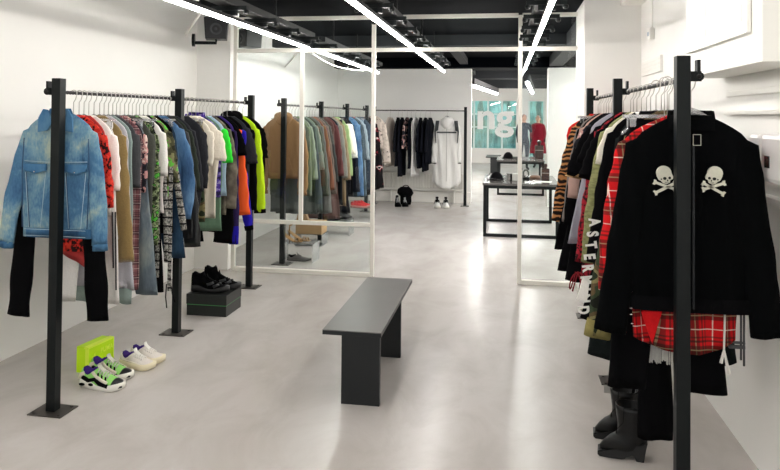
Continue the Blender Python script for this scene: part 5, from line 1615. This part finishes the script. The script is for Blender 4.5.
# ------------------------------------------------------------------ people by the far glass door
def person(loc, rz, label, coat, trousers, hair, skin, H=1.68, arm='down', long_coat=False):
    t = empty('person', loc, rz, label, 'person')
    bm = bmesh.new()
    k = H / 1.70
    J = {'pel': (0, 0, .95, .13), 'wai': (0, .0, 1.10, .12), 'che': (0, .0, 1.30, .15), 'nk': (0, .0, 1.45, .06), 'nk2': (0, .01, 1.52, .052),
         'shl': (-.17, 0, 1.40, .06), 'shr': (.17, 0, 1.40, .06),
         'ell': (-.22, .02, 1.14, .045), 'elr': (.22, .02, 1.14, .045), 'wrl': (-.22, -.06, .92, .03), 'wrr': (.22, -.06, .92, .03), 'hal': (-.22, -.08, .84, .035), 'har': (.22, -.08, .84, .035),
         'hil': (-.09, 0, .88, .10), 'hir': (.09, 0, .88, .10), 'knl': (-.10, -.01, .50, .06), 'knr': (.10, -.01, .50, .06), 'anl': (-.10, .02, .09, .038), 'anr': (.10, .02, .09, .038), 'tol': (-.11, -.13, .035, .035), 'tor': (.11, -.13, .035, .035)}
    if arm == 'up': J['wrr'] = (.06, -.22, 1.32, .03); J['har'] = (.03, -.24, 1.38, .035); J['elr'] = (.21, -.06, 1.16, .045)
    E = [('pel', 'wai'), ('wai', 'che'), ('che', 'nk'), ('nk', 'nk2'), ('che', 'shl'), ('che', 'shr'), ('shl', 'ell'), ('ell', 'wrl'), ('wrl', 'hal'), ('shr', 'elr'), ('elr', 'wrr'), ('wrr', 'har'), ('pel', 'hil'), ('pel', 'hir'), ('hil', 'knl'), ('knl', 'anl'), ('anl', 'tol'), ('hir', 'knr'), ('knr', 'anr'), ('anr', 'tor')]
    V = {}
    names = list(J)
    me = bpy.data.meshes.new('body')
    me.from_pydata([tuple(Vector(J[n_][:3]) * k) for n_ in names], [(names.index(a), names.index(c)) for a, c in E], [])
    o = bpy.data.objects.new('body', me); C.objects.link(o); o.parent = t
    sm = o.modifiers.new('s', 'SKIN'); 
    sv = me.skin_vertices
    if not sv:
        bm2 = bmesh.new(); bm2.from_mesh(me); bm2.verts.layers.skin.verify(); bm2.to_mesh(me); bm2.free(); sv = me.skin_vertices
    for i, n_ in enumerate(names):
        r = J[n_][3] * k; sv[0].data[i].radius = (r, r * .75 if n_ in ('pel', 'wai', 'che') else r)
        sv[0].data[i].use_root = (n_ == 'pel')
    ss = o.modifiers.new('u', 'SUBSURF'); ss.levels = 1; ss.render_levels = 2
    n = N('body_cloth'); n.set(.85)
    me.materials.append(n.m)
    sepz = n.new('ShaderNodeSeparateXYZ'); n.link(n.co(), sepz.inputs[0])
    n.color(n.ramp(n.math('DIVIDE', sepz.outputs[2], H), [(0, '#1a1a1c'), (.05, trousers), (.52, trousers), (.56, coat), (.855, skin)], True))
    # head with face
    b = bmesh.new(); zc_ = H - .115 * k; rings = []
    for j in range(1, 14):
        th_ = PI * j / 14
        r = math.sin(th_) ** .8; z = zc_ + .115 * k * math.cos(th_)
        jaw = 1 - .22 * max(0, -math.cos(th_))
        ring = []
        for q_ in range(20):
            a = 2 * PI * q_ / 20; x = .075 * k * r * jaw * math.cos(a); y = .092 * k * r * math.sin(a)
            if math.sin(a) < -.9 and 7 <= j <= 9: y -= .016 * k
            if math.sin(a) < -.7 and j == 6 and abs(math.cos(a)) > .2: y += .008 * k
            ring.append((x, y, z))
        rings.append(ring)
    loft(b, rings)
    for s in (-1, 1): ball(b, (s * .076 * k, .005, zc_), .012, .018, .028, seg=8, rings=6)
    hd = mk('head', b, simple('skin_tone', skin, .6), t, True)
    b = bmesh.new()
    for s in (-1, 1): ball(b, (s * .028 * k, -.085 * k, zc_ + .012), .010, .006, .006, seg=8, rings=5)
    mk('eyes', b, simple('eye_dark', '#1d1715', .3), hd)
    b = bmesh.new(); ball(b, (0, -.082 * k, zc_ - .055 * k), .022, .008, .006, seg=8, rings=5); mk('mouth', b, simple('lips', '#8f4a45', .5), hd)
    b = bmesh.new(); rings = []
    for j in range(0, 8):
        th_ = PI * (.04 + .52 * j / 8)
        rings.append([(.083 * k * math.sin(th_) * math.cos(2 * PI * q_ / 18), .010 + (.100 * k * math.sin(th_)) * math.sin(2 * PI * q_ / 18) * (1 if math.sin(2 * PI * q_ / 18) > -.2 else .86), zc_ + .125 * k * math.cos(th_) + (.03 if math.sin(2 * PI * q_ / 18) < -.3 and j > 4 else 0)) for q_ in range(18)])
    loft(b, rings); mk('hair', b, simple('hair', hair, .6), t, True)
    if long_coat:
        b = bmesh.new(); rings = []
        for z, wx, wy in ((1.43, .13, .09), (1.38, .20, .12), (1.2, .19, .13), (1.0, .20, .14), (.75, .24, .17), (.48, .27, .19)):
            rings.append([(wx * k * math.cos(2 * PI * q_ / 24), wy * k * math.sin(2 * PI * q_ / 24) * (1 + .06 * math.sin(q_ * 2.1)), z * k) for q_ in range(24)])
        loft(b, rings, True, False); mk('coat', b, cloth(coat), t, True)
    return t
Yp = 21.0
person((at(524, 130, Yp).x, Yp, 0), .3, 'person in dark blue clothes with one hand raised, by the far glass door', '#0f1d2b', '#0b1118', '#5a4438', '#c99a80', 1.66, 'up')
person((at(538, 130, Yp + 1).x, Yp + 1, 0), -.2, 'person in a long red coat with grey hair, by the far glass door', '#861a2c', '#2a1520', '#8d9a98', '#c9a08a', 1.64, 'down', True)

# ------------------------------------------------------------------ daylight and exposure
w = bpy.data.worlds.new('world'); SC.world = w; w.use_nodes = True
w.node_tree.nodes['Background'].inputs[0].default_value = (0.86, 0.93, 1.0, 1)
w.node_tree.nodes['Background'].inputs[1].default_value = 1.6
SC.view_settings.view_transform = 'Standard'
SC.view_settings.look = 'None'
SC.view_settings.gamma = 1
SC.view_settings.use_curve_mapping = False
SC.view_settings.exposure = 0.66
SC.cycles.max_bounces = 10
SC.cycles.diffuse_bounces = 5
SC.cycles.glossy_bounces = 3
SC.cycles.transparent_max_bounces = 24
SC.cycles.caustics_reflective = False
SC.cycles.caustics_refractive = False
SC.cycles.sample_clamp_indirect = 6
SC.cycles.use_denoising = True
